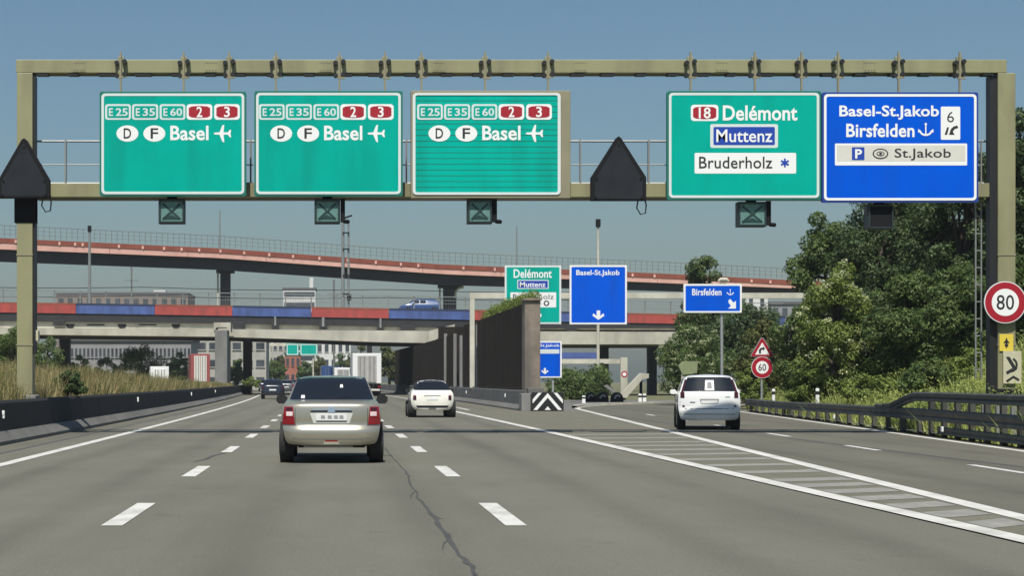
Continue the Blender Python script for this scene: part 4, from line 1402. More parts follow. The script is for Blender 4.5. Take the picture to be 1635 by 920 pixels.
# ------------------------------------------------------------------ poles, masts and wires
def pole(label, px, y0, y1, Y, r=0.09, head=None, base_z=None, m=M_rail):
    t = thing('light_pole', label, 'pole', (PX(px, Y), Y, PZ(y1, Y) if base_z is None else base_z))
    x = PX(px, Y)
    MB().tube([(x, Y, PZ(y1, Y) if base_z is None else base_z), (x, Y, PZ(y0, Y))], [r * 1.25, r * 0.8], 8).build('shaft', m, t, smooth=40)
    if head == 'knob':
        MB().box(x - 0.17, x + 0.17, Y - 0.17, Y + 0.17, PZ(y0, Y) - 0.5, PZ(y0, Y) + 0.1).build('lamp_head', M_anth, t, bevel=0.05)
    if head == 'arm':
        MB().tube([(x, Y, PZ(y0, Y)), (x + 0.25, Y, PZ(y0, Y) + 0.15), (x + 0.9, Y - 0.1, PZ(y0, Y) + 0.12)], 0.05, 6).build('arm', m, t, smooth=60)
        MB().box(x + 0.7, x + 1.3, Y - 0.22, Y + 0.02, PZ(y0, Y) + 0.03, PZ(y0, Y) + 0.17).build('lamp_head', M_conlight, t, bevel=0.03)
    return t


pole('slender grey pole with a small lamp head on the red and blue bridge', 143, 362, 486, 178, 0.13, 'knob')
pole('thin pole on the ramp bridge right of the leftmost lane signal', 351, 336, 398, 219, 0.08)
pole('thin pole on the ramp bridge left of the smaller green sign', 825, 362, 430, 222, 0.08)
pole('thin pole on the ramp bridge beside the tall tree edge', 1280, 388, 452, 246, 0.10)
pole('tall lamp post rising behind the blue Basel-St.Jakob sign', 955, 352, 608, 140, 0.10, 'knob', 0.0, M_conlight)
t = thing('catenary_mast', 'thick twin railway mast in front of the bridges near the middle', 'mast', (PX(550, 180), 180, PZ(492, 180)))
Y = 180
for px, r_, yt in ((547.5, 0.15, 330), (556.5, 0.10, 352)):
    MB().tube([(PX(px, Y), Y, PZ(493, Y)), (PX(px, Y), Y, PZ(yt, Y))], [r_ * 1.1, r_ * 0.9], 8).build('shaft', M_rail, t, smooth=40)
MB().bar((PX(545, Y), Y, PZ(350, Y)), (PX(562, Y), Y, PZ(344, Y)), 0.16).build('bracket', M_anth, t)
for py in (372, 398, 440, 470):
    MB().bar((PX(547, Y), Y - 0.18, PZ(py, Y)), (PX(558, Y), Y - 0.18, PZ(py, Y)), 0.12).build('bracket', M_anth, t)
MB().box(PX(554, Y), PX(561, Y), Y - 0.3, Y - 0.13, PZ(480, Y), PZ(470, Y)).build('switch_box', M_anth, t)
for (lab, px, y0, y1, Y) in (('thin mast standing just left of the striped tower block', 533, 447, 490, 260), ('thin mast with cross arm behind the left part of the bridge', 210, 425, 485, 300)):
    t = thing('catenary_mast', lab.replace('just left', 'just right'), 'mast', (PX(px, Y), Y, 0))
    MB().tube([(PX(px, Y), Y, 0), (PX(px, Y), Y, PZ(y0, Y))], 0.13, 6).build('shaft', M_raildull, t)
    MB().bar((PX(px - 10, Y), Y - 0.2, PZ(y0 + 23, Y)), (PX(px + 12, Y), Y - 0.2, PZ(y0 + 23, Y)), 0.1).build('cross_arm', M_raildull, t)
for lab, ya, yb in (('upper overhead wire spanning between the two bridges', 455, 466), ('lower overhead wire spanning between the two bridges', 470, 478)):
    Y = 190
    pts = [(PX(px, Y), Y, PZ(ya + (yb - ya) * (px + 150) / 1150 + 3 * math.sin(math.pi * ((px + 150) % 383) / 383), Y)) for px in range(-150, 1001, 25)]
    tag(MB().tube(pts, 0.035, 5).build('overhead_wire', M_anth), lab, 'wire')

# ------------------------------------------------------------------ buildings
M_wpale = mat('pale_render', (0.36, 0.35, 0.31), 0.9, var=0.15, scale=0.5)
M_wwhite = mat('white_render', (0.60, 0.60, 0.57), 0.9, var=0.08, scale=0.5)
M_wgrey = mat('grey_cladding', (0.25, 0.25, 0.25), 0.8, var=0.1, scale=0.6)
M_wbrown = mat('brown_cladding', (0.22, 0.17, 0.14), 0.85, var=0.15, scale=0.4)
M_pane = mat('window_pane', (0.06, 0.07, 0.08), 0.1, var=0.5, scale=0.4)
M_roof = mat('roof_felt', (0.10, 0.10, 0.10), 0.9)


def block(label, x0, x1, y0, depth, h, wallm, floors, cols, win=(0.55, 0.5), band=False, extra=None):
    t = thing('building', label, 'building', ((x0 + x1) / 2, y0, 0))
    MB().box(x0, x1, y0, y0 + depth, -0.2, h).build('wall', wallm, t)
    MB().box(x0 - 0.25, x1 + 0.25, y0 - 0.25, y0 + depth + 0.25, h + 0.003, h + 0.45).build('roof', M_roof, t)
    fh = h / floors
    for f in range(floors):
        zb = f * fh + fh * (1 - win[1]) * 0.55
        if band:
            MB().box(x0 + 0.3, x1 - 0.3, y0 - 0.06, y0 - 0.005, zb, zb + fh * win[1]).build('window_band', M_pane, t)
            continue
        cw = (x1 - x0) / cols
        for c in range(cols):
            xc = x0 + cw * (c + 0.5)
            w_ = MB().box(xc - cw * win[0] / 2, xc + cw * win[0] / 2, y0 - 0.05, y0 - 0.004, zb, zb + fh * win[1]).build('window', M_pane, t)
            MB().box(xc - cw * win[0] / 2 - 0.08, xc + cw * win[0] / 2 + 0.08, y0 - 0.14, y0 - 0.052, zb - 0.12, zb).build('sill', wallm, w_)
    return t


b = block('striped white tower block seen between the two bridges', PX(452, 560), PX(504, 560), 560, 14, PZ(462, 560), M_wwhite, 9, 1, (0.9, 0.45), True)
MB().box(PX(494, 560), PX(500, 560), 562, 566, PZ(462, 560) + 0.46, PZ(443, 560)).build('roof_tower', M_wwhite, b)
b = block('long brownish hall seen beyond the left part of the bridge', PX(90, 520), PX(300, 520), 520, 25, PZ(470, 520), M_wbrown, 5, 14)
MB().box(PX(244, 520), PX(263, 520), 522, 530, PZ(470, 520) + 0.46, PZ(463, 520)).build('roof_box', M_wwhite, b)
block('long pale depot with dark openings under the bridge at left', PX(112, 245), PX(305, 245), 245, 12, PZ(545, 245), M_wgrey, 2, 30, (0.55, 0.35))
block('pale office block seen beneath the bridge beside the grey pier', PX(275, 275), PX(425, 275), 275, 12, PZ(540, 275), M_wpale, 3, 8, (0.7, 0.4))
block('white block showing between the trees under the far gantry beam', PX(1190, 300), PX(1226, 300), 300, 10, PZ(472, 300), M_wwhite, 6, 2, (0.35, 0.55))
block('grey building right of the white block beyond the trees', PX(1231, 320), PX(1320, 320), 320, 12, PZ(486, 320), M_wgrey, 5, 6)
block('white building at the far end of the underpass', PX(505, 420), PX(560, 420), 420, 15, PZ(545, 420), M_wwhite, 3, 5)
block('pale long building far beyond the underpass at left', PX(400, 440), PX(470, 440), 440, 15, PZ(540, 440), M_wpale, 3, 8)
block('reddish brown house far off in the underpass', PX(455, 390), PX(480, 390), 390, 8, PZ(566, 390), mat('brick_red', (0.33, 0.12, 0.08), 0.9, var=0.1, scale=0.5), 2, 3)

# low trees hiding the foot of the buildings
# far gantry with two green signs
Y = 330.0
t = thing('sign_gantry', 'tiny pale gantry far away beyond the underpass', 'gantry', (PX(480, Y), Y, 0))
for px in (431, 500):
    MB().box(PX(px - 1, Y), PX(px + 1, Y), Y, Y + 0.3, 0, PZ(553, Y)).build('post', M_conlight, t)
MB().box(PX(429, Y), PX(502, Y), Y - 0.02, Y + 0.32, PZ(553, Y) + 0.01, PZ(548, Y)).build('beam', M_conlight, t)
for lab, a, b in (('left one of two tiny green signs beyond the underpass', 457, 477), ('right one of two tiny green signs beyond the underpass', 479, 507)):
    s = thing('direction_sign', lab, 'road sign', (PX((a + b) / 2, Y), Y - 0.3, PZ(570, Y)))
    MB().plate(rrect(PX(a, Y), PX(b, Y), PZ(568, Y), PZ(549, Y), 0.1), Y - 0.3, Y - 0.1).build('panel', M_green, s)
    MB().ring(rrect(PX(a, Y) + 0.1, PX(b, Y) - 0.1, PZ(568, Y) + 0.1, PZ(549, Y) - 0.1, 0.1), rrect(PX(a, Y) + 0.25, PX(b, Y) - 0.25, PZ(568, Y) + 0.25, PZ(549, Y) - 0.25, 0.1), Y - 0.32, Y - 0.305).build('border', M_pale, s)

# raking concrete wings, small sign and striped blocks at the exit underpass
t = thing('concrete_ramp_wall', 'slanting pale concrete wing wall beside the exit underpass', 'wall', (PX(1015, 120), 120, 0))
Y = 120.0
MB().plate([(PX(a, Y), PZ(b, Y)) for a, b in ((988, 634), (1024, 596), (1036, 597), (1036, 604), (1026, 606), (1000, 636))], Y, Y + 0.8).build('wall_slab', M_con, t)
MB().plate([(PX(a, Y), PZ(b, Y)) for a, b in ((968, 617), (973, 615), (1004, 638), (998, 640))], Y + 0.85, Y + 1.3).build('coping_bar', M_congrey, t)
MB().box(PX(1025, Y), PX(1029, Y), Y + 0.82, Y + 1.0, 0.0, PZ(606, Y)).build('post', M_anth, t)
Y = 150.0
t = thing('concrete_beam', 'pale low beam crossing behind the blue signs in the exit underpass', 'beam', (PX(940, Y), Y, 0))
MB().box(PX(885, Y), PX(1000, Y), Y, Y + 0.6, PZ(581, Y), PZ(573.5, Y)).build('beam', M_conlight, t)
MB().box(PX(990, Y), PX(1001, Y), Y - 0.3, Y - 0.01, 0.0, PZ(571, Y)).build('column', M_con, t)
MB().box(PX(896, Y), PX(960, Y), Y + 1, Y + 1.5, PZ(573, Y), PZ(563, Y)).build('parapet', M_blue, t)
round_sign('speed_sign', 'tiny round red rimmed sign beside the slanting wing wall', 997, 598, 5.5, 122.0, '', 0, 0, ringw=0.45)
Y = 118.0
for i, (px, lab) in enumerate(((944, 'leftmost low dark rounded block at the exit underpass'), (961, 'middle low dark rounded block at the exit underpass'), (982, 'rightmost low dark rounded block at the exit underpass'))):
    t = thing('barrier_block', lab, 'barrier', (PX(px, Y), Y - i * 0.6, 0))
    yb = Y - i * 0.6
    w = 0.36
    x = PX(px, Y)
    pts = [(x + w * math.cos(a), 0.62 * math.sin(a) ** 0.8) for a in np.linspace(math.pi, 0, 14)]
    MB().plate(pts, yb, yb + 0.9).build('block', M_anth, t, bevel=0.02)
    arc = [(x + w * 0.8 * math.cos(a), 0.5 * math.sin(a)) for a in np.linspace(2.6, 0.9, 8)]
    arc += [(x + w * 0.55 * math.cos(a), 0.36 * math.sin(a)) for a in np.linspace(0.9, 2.6, 8)]
    MB().plate(arc, yb - 0.015, yb - 0.003).build('stripe', M_wgrey, t)
# ------------------------------------------------------------------ vehicles
def chaikin(pts, n=2):
    for _ in range(n):
        q = [pts[0]]
        for a, b in zip(pts[:-1], pts[1:]):
            q.append((a[0] * 0.75 + b[0] * 0.25, a[1] * 0.75 + b[1] * 0.25))
            q.append((a[0] * 0.25 + b[0] * 0.75, a[1] * 0.25 + b[1] * 0.75))
        q.append(pts[-1])
        pts = q
    return pts


class Car:
    """shell = a rear face laid over the outline, then rings of the outline carried forward"""

    def __init__(self, name, label, loc, rz, outline, profile, L, rings, paint, belt, roofz, wheels=(0.78, 3.25), wr=0.31, track=0.70, ww=0.20, edge=0.16, group=None, arch=None):
        self.t = thing(name, label, 'car', loc, rz, group)
        self.o = chaikin(outline, 2)
        self.pz = chaikin(profile, 2)
        self.edge = edge
        self.oz = [p[1] for p in self.o]
        self.ox = [p[0] for p in self.o]
        zs = np.array(self.oz)
        for i in range(1, len(zs)):
            zs[i] = max(zs[i], zs[i - 1] + 1e-4)
        self.oz = zs
        self.rings = rings
        self.L = L
        C = 10
        us = [math.sin(math.pi / 2 * j / C) for j in range(-C, C + 1)]
        mb = MB()
        rows = []
        K = len(self.o)
        # rows with a denser sampling in z where the profile is steep
        for k in range(K):
            z = self.oz[k]
            rows.append([(u * self.ox[k], self.depth(u, z), z) for u in us])
        mb.sheet(rows)
        # side and roof
        base = len(mb.v)
        loop = []
        for k in range(K):
            loop.append((-self.ox[k], self.oz[k], k, -1))
        for k in reversed(range(K - 1)):
            loop.append((self.ox[k], self.oz[k], k, 1))
        self.loop = loop
        ringv = [[(x, self.depth(1.0, z), z) for (x, z, k, s) in loop]]
        for (y, ws, top) in rings:
            ringv.append([self.rp(x, z, y, ws, top) for (x, z, k, s) in loop])
        self.ringv = ringv
        mb.sheet(ringv)
        # nose cap
        n0 = len(mb.v) - len(loop)
        mb.f.append(tuple(range(n0, n0 + len(loop))))
        mb.v = [self.tr(p) for p in mb.v]
        b = mb.build('body', paint, None, smooth=35)
        bm = bmesh.new()
        bm.from_mesh(b.data)
        bmesh.ops.remove_doubles(bm, verts=bm.verts, dist=0.0008)
        bmesh.ops.recalc_face_normals(bm, faces=bm.faces)
        bm.to_mesh(b.data)
        bm.free()
        b.data.shade_smooth()
        b.data.set_sharp_from_angle(angle=R(38))
        b.parent = self.t
        self.body = b
        hw = max(self.ox)
        ah = arch or hw + 0.0075
        # side windows
        glassy = [i for i in range(len(rings) - 1) if rings[i][2] > 90 and rings[i + 1][2] > 90]
        for s in (-1, 1):
            ks = [i for i, (x, z, k, ss) in enumerate(loop) if ss == s and belt + 0.04 < z < roofz - 0.09]
            if len(ks) >= 2:
                for i in glassy:
                    a, c = ringv[i + 1], ringv[i + 2]
                    ya, yc_ = rings[i][0] + 0.04, rings[i + 1][0] - 0.04
                    rr_ = []
                    for y in (ya, yc_):
                        f = (y - rings[i][0]) / (rings[i + 1][0] - rings[i][0])
                        rr_.append([(a[q][0] + (c[q][0] - a[q][0]) * f + s * 0.006, y, a[q][2] + (c[q][2] - a[q][2]) * f) for q in ks])
                    self.mesh(MB().sheet(rr_), 'side_window', M_glass)
        # windscreen
        for i in range(len(rings) - 1):
            if rings[i][2] > 90 and rings[i + 1][2] < 90:
                a, c = ringv[i + 1], ringv[i + 2]
                ks = [j for j, (x, z, k, ss) in enumerate(loop) if z > belt + 0.05]
                r1 = [(a[j][0] * 0.97, a[j][1] + 0.02, a[j][2] + 0.004) for j in ks]
                r2 = [(c[j][0] * 0.97, c[j][1] - 0.02, c[j][2] + 0.012) for j in ks]
                self.mesh(MB().sheet([r1, r2]), 'windscreen', M_glass)
        # wheels
        for wy in wheels:
            for s in (-1, 1):
                mb = MB()
                w2 = ww / 2
                disc_x(mb, s * track, wy, wr, [(-w2, wr * 0.6), (-w2, wr * 0.93), (-w2 * 0.8, wr * 0.99), (0, wr), (w2 * 0.8, wr * 0.99), (w2, wr * 0.93), (w2, wr * 0.6)])
                ty = self.mesh(mb, 'wheel', M_tyre, 40)
                mb = MB()
                disc_x(mb, s * (track + w2 * 1.02), wy, wr, [(-0.01, wr * 0.62), (s * 0.008, wr * 0.6), (s * 0.004, wr * 0.15)], 16)
                mb.v = [self.tr(p) for p in mb.v]
                rim = mb.build('rim', M_rim, None, smooth=40)
                rim.parent = ty
                mb = MB()
                disc_x(mb, s * ah, wy, wr + 0.02, [(-s * 0.22, wr * 1.17), (0.0, wr * 1.17)], 24)  # black disc stands in for shade in the arch and along the flank
                self.mesh(mb, 'wheel_arch_shade', M_under, 40)
        self.mesh(MB().box(-hw * 0.86, hw * 0.86, 0.25, L - 0.4, 0.275, self.oz[0] + 0.10), 'underbody', M_under)
        # door mirrors
    def mirrors(self, y, z, x, m=M_black, w=0.2, h=0.15):
        for s in (-1, 1):
            mb = MB()
            mb.plate([(s * x + px_ * w / 2, z + pz_ * h / 2) for px_, pz_ in ((-1, -0.3), (-0.85, 0.75), (-0.3, 1), (0.5, 0.95), (1, 0.4), (0.95, -0.5), (0.5, -1), (-0.6, -0.95))], y, y + 0.12)
            o = self.mesh(mb, 'door_mirror', m)
            self.mesh(MB().bar((s * (x - 0.16), y + 0.08, z - 0.03), (s * (x - 0.06), y + 0.06, z - 0.03), 0.06), 'mirror_arm', m)

    def tr(self, p):
        return p

    def rp(self, x, z, y, ws, top):
        x = x * ws
        if z > top:
            z = top + 0.02 * (z - top) - 0.05 * (abs(x) / max(self.ox)) ** 2 + 0.03
        return (x, y, z)

    def depth(self, u, z):
        pz = [p[0] for p in self.pz]
        py = [p[1] for p in self.pz]
        return float(np.interp(z, pz, py)) + self.edge * abs(u) ** 5

    def hw(self, z):
        return float(np.interp(z, self.oz, self.ox))

    def mesh(self, mb, name, m, smooth=None):
        o = mb.build(name, m, None, smooth=smooth)
        o.parent = self.t
        return o

    def patch(self, name, m, poly_l, poly_r, z0, z1, off=0.008, nz=10, nx=20):
        """patch on the rear face between left(z) and right(z); limits are x values at z0 and z1"""
        rows = []
        for i in range(nz + 1):
            z = z0 + (z1 - z0) * i / nz
            f = i / nz
            a = poly_l[0] + (poly_l[1] - poly_l[0]) * f
            b = poly_r[0] + (poly_r[1] - poly_r[0]) * f
            row = []
            for j in range(nx + 1):
                x = a + (b - a) * j / nx
                u = max(-1, min(1, x / max(1e-3, self.hw(z))))
                row.append((x, self.depth(u, z) - off, z))
            rows.append(row)
        mb = MB().sheet(rows)
        # give it a rim so that it has thickness
        w = nx + 1
        n = len(mb.v)
        border = [j for j in range(w)] + [i * w + nx for i in range(1, nz + 1)] + [nz * w + j for j in range(nx - 1, -1, -1)] + [i * w for i in range(nz - 1, 0, -1)]
        mb.v += [(mb.v[q][0], mb.v[q][1] + off + 0.01, mb.v[q][2]) for q in border]
        for i in range(len(border)):
            j = (i + 1) % len(border)
            mb.f.append((border[i], border[j], n + j, n + i))
        return self.mesh(mb, name, m, 40)


HATCH_RINGS = [(1.5, 1.0, 99), (2.1, 1.0, 99), (2.65, 0.99, 99), (3.15, 1.0, 1.0), (3.75, 0.97, 0.86), (4.05, 0.86, 0.66)]

# champagne saloon straight ahead
c = Car('saloon_car', 'champagne silver saloon car driving directly ahead in the middle lane', (-0.11, 30.4, 0), 0,
        [(0.62, 0.30), (0.72, 0.325), (0.765, 0.43), (0.79, 0.60), (0.815, 0.74), (0.815, 0.82), (0.80, 0.93), (0.745, 1.01), (0.70, 1.08), (0.66, 1.20), (0.60, 1.34), (0.52, 1.405), (0.40, 1.425), (0.0, 1.44)],
        [(0.25, 0.06), (0.33, 0.015), (0.45, 0.0), (0.55, 0.0), (0.585, 0.03), (0.605, 0.07), (0.80, 0.07), (0.93, 0.09), (0.985, 0.12), (1.01, 0.26), (1.03, 0.45), (1.06, 0.52), (1.38, 0.98), (1.425, 1.15), (1.45, 1.5)],
        4.2, [(1.9, 1.0, 99), (2.3, 1.0, 99), (2.75, 0.99, 99), (3.3, 1.0, 1.02), (3.9, 0.97, 0.88), (4.2, 0.86, 0.68)], M_silver, 1.02, 1.44, wheels=(0.72, 3.3), wr=0.30, track=0.745, ww=0.21, arch=0.845)
c.patch('rear_window', M_glass, (-0.69, -0.56), (0.69, 0.56), 1.035, 1.405, 0.014)
for s in (-1, 1):
    lo, hi = (0.60, 0.80), (0.64, 0.79)
    a, b_ = sorted((s * 0.595, s * 0.805))
    a2, b2 = sorted((s * 0.625, s * 0.77))
    tl = c.patch('tail_light', M_tail, (a, a2), (b_, b2), 0.635, 0.925, 0.012)
    x0, x1 = sorted((s * 0.63, s * 0.735))
    c.patch('light_lens', M_tailwh, (x0, x0), (x1, x1), 0.775, 0.845, 0.02, 2, 3)
    x0, x1 = sorted((s * 0.64, s * 0.74))
    c.patch('light_lens', M_taildk, (x0, x0), (x1, x1), 0.86, 0.91, 0.018, 2, 3)
    x0, x1 = sorted((s * 0.06, s * 0.34))
    c.patch('trim_slot', M_black, (x0, x0), (x1, x1 * (0.97 if s > 0 else 1)), 0.832, 0.862, 0.008, 2, 3)
c.patch('plate_recess', mat('bright_recess', (0.66, 0.65, 0.58), 0.35, metal=0.3, coat=0.5), (-0.29, -0.35), (0.29, 0.35), 0.655, 0.825, 0.004, 3, 4)
c.patch('number_plate', M_plate, (-0.25, -0.25), (0.25, 0.25), 0.70, 0.815, 0.014, 2, 3)
for xa in (-0.17, -0.06, 0.04, 0.13):
    c.patch('plate_mark', M_wgrey, (xa, xa), (xa + 0.07, xa + 0.06), 0.735, 0.785, 0.018, 1, 1)
c.patch('plate_holder', M_black, (-0.25, -0.25), (0.25, 0.25), 0.682, 0.697, 0.012, 1, 3)
c.patch('boot_badge', M_chrome, (-0.055, -0.045), (0.055, 0.045), 0.83, 0.92, 0.012, 3, 3)
c.patch('boot_trim', M_chrome, (-0.32, -0.30), (0.32, 0.30), 0.868, 0.885, 0.010, 1, 6)
c.patch('boot_seam', M_under, (-0.60, -0.60), (0.60, 0.60), 0.594, 0.606, 0.002, 1, 6)
for s in (-1, 1):
    x0, x1 = sorted((s * 0.585, s * 0.593))
    c.patch('boot_seam', M_under, (x0, x0), (x1, x1), 0.61, 0.98, 0.002, 4, 1)
c.patch('bumper_moulding', mat('champagne_dark', (0.27, 0.26, 0.21), 0.4, metal=0.4), (-0.74, -0.74), (0.74, 0.74), 0.40, 0.425, 0.004, 1, 12)
c.patch('tow_plate', M_conlight, (-0.13, -0.11), (0.13, 0.11), 0.315, 0.345, 0.03, 1, 3)
c.patch('rear_lamp', M_tail, (-0.10, -0.10), (0.10, 0.10), 0.36, 0.385, 0.006, 1, 3)
c.mesh(MB().tube([(-0.45, 0.10, 0.285), (0.35, 0.10, 0.285)], 0.025, 8), 'exhaust_silencer', M_rim, 40)
c.mesh(MB().box(-0.55, 0.55, 0.66, 0.76, 0.24, 0.30), 'rear_axle', M_under)
c.patch('window_sticker', M_white, (0.14, 0.145), (0.19, 0.185), 1.235, 1.285, 0.02, 1, 1)
c.patch('window_sticker', M_plate, (-0.50, -0.50), (-0.44, -0.44), 1.06, 1.11, 0.02, 1, 1)
c.patch('window_wiper', M_black, (-0.02, 0.30), (0.0, 0.32), 1.05, 1.09, 0.024, 2, 1)
c.mirrors(2.75, 1.02, 0.885, M_black, 0.20, 0.16)
MB_ = MB().tube([(0.0, 1.35, 1.43), (0.0, 1.28, 1.56)], 0.008, 5)
c.mesh(MB_, 'aerial', M_black)

# cream-white small car with black roof
HR = [(1.3, 1.0, 99), (1.8, 1.0, 99), (2.3, 0.99, 99), (2.75, 1.0, 0.99), (3.3, 0.96, 0.84), (3.6, 0.84, 0.62)]
c = Car('small_car', 'small cream white hatchback with a black roof in the right lane', (3.43, 68.4, 0), 0,
        [(0.58, 0.27), (0.66, 0.29), (0.735, 0.40), (0.775, 0.56), (0.785, 0.72), (0.765, 0.88), (0.71, 0.97), (0.66, 1.02), (0.61, 1.14), (0.54, 1.27), (0.45, 1.33), (0.3, 1.36), (0.0, 1.375)],
        [(0.25, 0.05), (0.32, 0.01), (0.5, 0.0), (0.7, 0.01), (0.9, 0.06), (0.99, 0.12), (1.03, 0.18), (1.28, 0.46), (1.34, 0.62), (1.38, 0.9)],
        3.6, HR, M_creamwhite, 1.0, 1.375, wheels=(0.55, 2.85), wr=0.30, track=0.76, ww=0.22)
c.patch('rear_window', M_glass, (-0.62, -0.47), (0.62, 0.47), 1.0, 1.31)
# black soft roof laid over the shell
lp = [q for q in range(len(c.loop)) if c.loop[q][1] > 1.03]
rws = []
for rg_ in c.ringv[:4]:
    rws.append([(rg_[q][0] * 1.008, rg_[q][1] - 0.004, rg_[q][2] + 0.008) for q in lp])
c.mesh(MB().sheet(rws), 'roof', mat('black_soft_roof', (0.014, 0.014, 0.018), 0.6), 50)
c.patch('roof_rear', mat('black_soft_roof', (0.014, 0.014, 0.018), 0.6), (-0.49, -0.2), (0.49, 0.2), 1.295, 1.372, 0.009, 4, 8)
for s in (-1, 1):
    x0, x1 = sorted((s * 0.585, s * 0.70))
    c.patch('pillar', M_black, (s * 0.67 if s < 0 else 0.60, s * 0.545 if s < 0 else 0.46), (s * 0.60 if s < 0 else 0.67, s * 0.46 if s < 0 else 0.545), 1.0, 1.29, 0.008, 4, 2)
    c.patch('tail_light', M_taildk, (x0, x0), (x1, x1), 0.64, 0.80, 0.012, 4, 4)
    c.patch('light_lens', M_tailwh, (x0 + 0.02, x0 + 0.02), (x1 - 0.02, x1 - 0.02), 0.81, 0.875, 0.012, 2, 3)
c.patch('number_plate', M_plate, (-0.2, -0.2), (0.2, 0.2), 0.64, 0.735, 0.012, 2, 3)
c.patch('boot_trim', M_rim, (-0.30, -0.30), (0.30, 0.30), 0.79, 0.815, 0.012, 1, 4)
c.patch('bumper_grille', M_anth, (-0.54, -0.60), (0.54, 0.60), 0.36, 0.44, 0.006, 2, 10)
c.patch('exhaust_surround', M_rim, (-0.13, -0.13), (0.13, 0.13), 0.30, 0.36, 0.014, 1, 3)
c.mirrors(2.35, 0.97, 0.82, M_black, 0.18, 0.14)

# white estate on the exit road
c = Car('estate_car', 'white estate car with a sheet in its rear window on the exit road', (10.08, 51.0, 0), R(-8.6),
        [(0.68, 0.27), (0.76, 0.30), (0.80, 0.42), (0.83, 0.60), (0.835, 0.78), (0.825, 0.93), (0.79, 1.04), (0.755, 1.14), (0.71, 1.28), (0.65, 1.41), (0.56, 1.475), (0.42, 1.50), (0.0, 1.52)],
        [(0.25, 0.05), (0.33, 0.01), (0.45, 0.0), (0.55, 0.0), (0.575, 0.03), (0.6, 0.05), (0.9, 0.08), (1.02, 0.11), (1.06, 0.14), (1.40, 0.36), (1.46, 0.40), (1.50, 0.55), (1.53, 1.0)],
        4.4, [(1.1, 1.0, 99), (1.9, 1.0, 99), (2.8, 0.99, 99), (3.4, 1.0, 1.02), (4.1, 0.97, 0.88), (4.4, 0.86, 0.68)], M_carwhite, 1.03, 1.52, wheels=(0.85, 3.5), wr=0.31, track=0.745, ww=0.21)
c.patch('rear_window', M_glass, (-0.685, -0.585), (0.685, 0.585), 1.06, 1.43, 0.012)
c.patch('window_sheet', M_white, (-0.12, -0.10), (0.13, 0.12), 1.085, 1.36, 0.018, 3, 3)
c.patch('sheet_print', M_wgrey, (-0.06, -0.05), (0.075, 0.065), 1.13, 1.31, 0.023, 3, 3)
for s in (-1, 1):
    a, b_ = sorted((s * 0.69, s * 0.755))
    a2, b2 = sorted((s * 0.60, s * 0.65))
    c.patch('tail_light', M_taildk, (a, a2), (b_, b2), 1.04, 1.38, 0.012, 6, 2)
    a, b_ = sorted((s * 0.665, s * 0.775))
    c.patch('tail_light', M_taildk, (a, a), (b_, b_), 0.88, 1.035, 0.012, 3, 3)
    a, b_ = sorted((s * 0.66, s * 0.72))
    c.patch('bumper_lamp', M_taildk, (a, a), (b_, b_), 0.63, 0.68, 0.012, 2, 2)
c.patch('plate_recess', M_wgrey, (-0.23, -0.26), (0.23, 0.26), 0.72, 0.85, 0.004, 2, 3)
c.patch('number_plate', M_plate, (-0.22, -0.22), (0.22, 0.22), 0.725, 0.805, 0.012, 2, 3)
c.patch('boot_seam', M_under, (-0.80, -0.80), (0.80, 0.80), 0.577, 0.60, 0.003, 1, 10)
c.patch('bumper_moulding', M_wgrey, (-0.78, -0.78), (0.78, 0.78), 0.425, 0.445, 0.005, 1, 12)
c.patch('badge', M_rim, (0.42, 0.42), (0.55, 0.55), 0.895, 0.915, 0.008, 1, 2)
c.patch('badge', M_rim, (-0.52, -0.52), (-0.38, -0.38), 0.745, 0.775, 0.008, 1, 2)
c.patch('roof_spoiler', M_carwhite, (-0.56, -0.50), (0.56, 0.50), 1.445, 1.48, 0.035, 2, 8)
c.patch('window_wiper', M_black, (-0.02, -0.36), (0.02, -0.34), 1.07, 1.12, 0.024, 3, 1)
c.mirrors(2.9, 1.03, 0.90, M_carwhite, 0.18, 0.14)


def plain_car(name, label, X, Y, paint, rz=0.0, z=0.0, sc=1.0, group=None, tailm=M_taildk):
    c = Car(name, label, (X, Y, z), rz,
            [(0.66, 0.27), (0.76, 0.30), (0.83, 0.55), (0.84, 0.8), (0.80, 0.95), (0.73, 1.05), (0.65, 1.25), (0.56, 1.38), (0.4, 1.44), (0.0, 1.46)],
            [(0.25, 0.04), (0.45, 0.0), (0.6, 0.02), (0.95, 0.08), (1.02, 0.14), (1.36, 0.5), (1.44, 0.7), (1.47, 1.0)],
            4.0, HATCH_RINGS, paint, 1.0, 1.46, wheels=(0.75, 3.2), track=0.74, group=group)
    c.patch('rear_window', M_glass, (-0.66, -0.53), (0.66, 0.53), 1.04, 1.37)
    for s in (-1, 1):
        a, b_ = sorted((s * 0.62, s * 0.79))
        c.patch('tail_light', tailm, (a, a), (b_, b_), 0.74, 0.95, 0.012, 2, 3)
    c.patch('number_plate', M_plate, (-0.25, -0.25), (0.25, 0.25), 0.62, 0.72, 0.012, 1, 2)
    c.mirrors(2.7, 1.0, 0.9, paint)
    return c


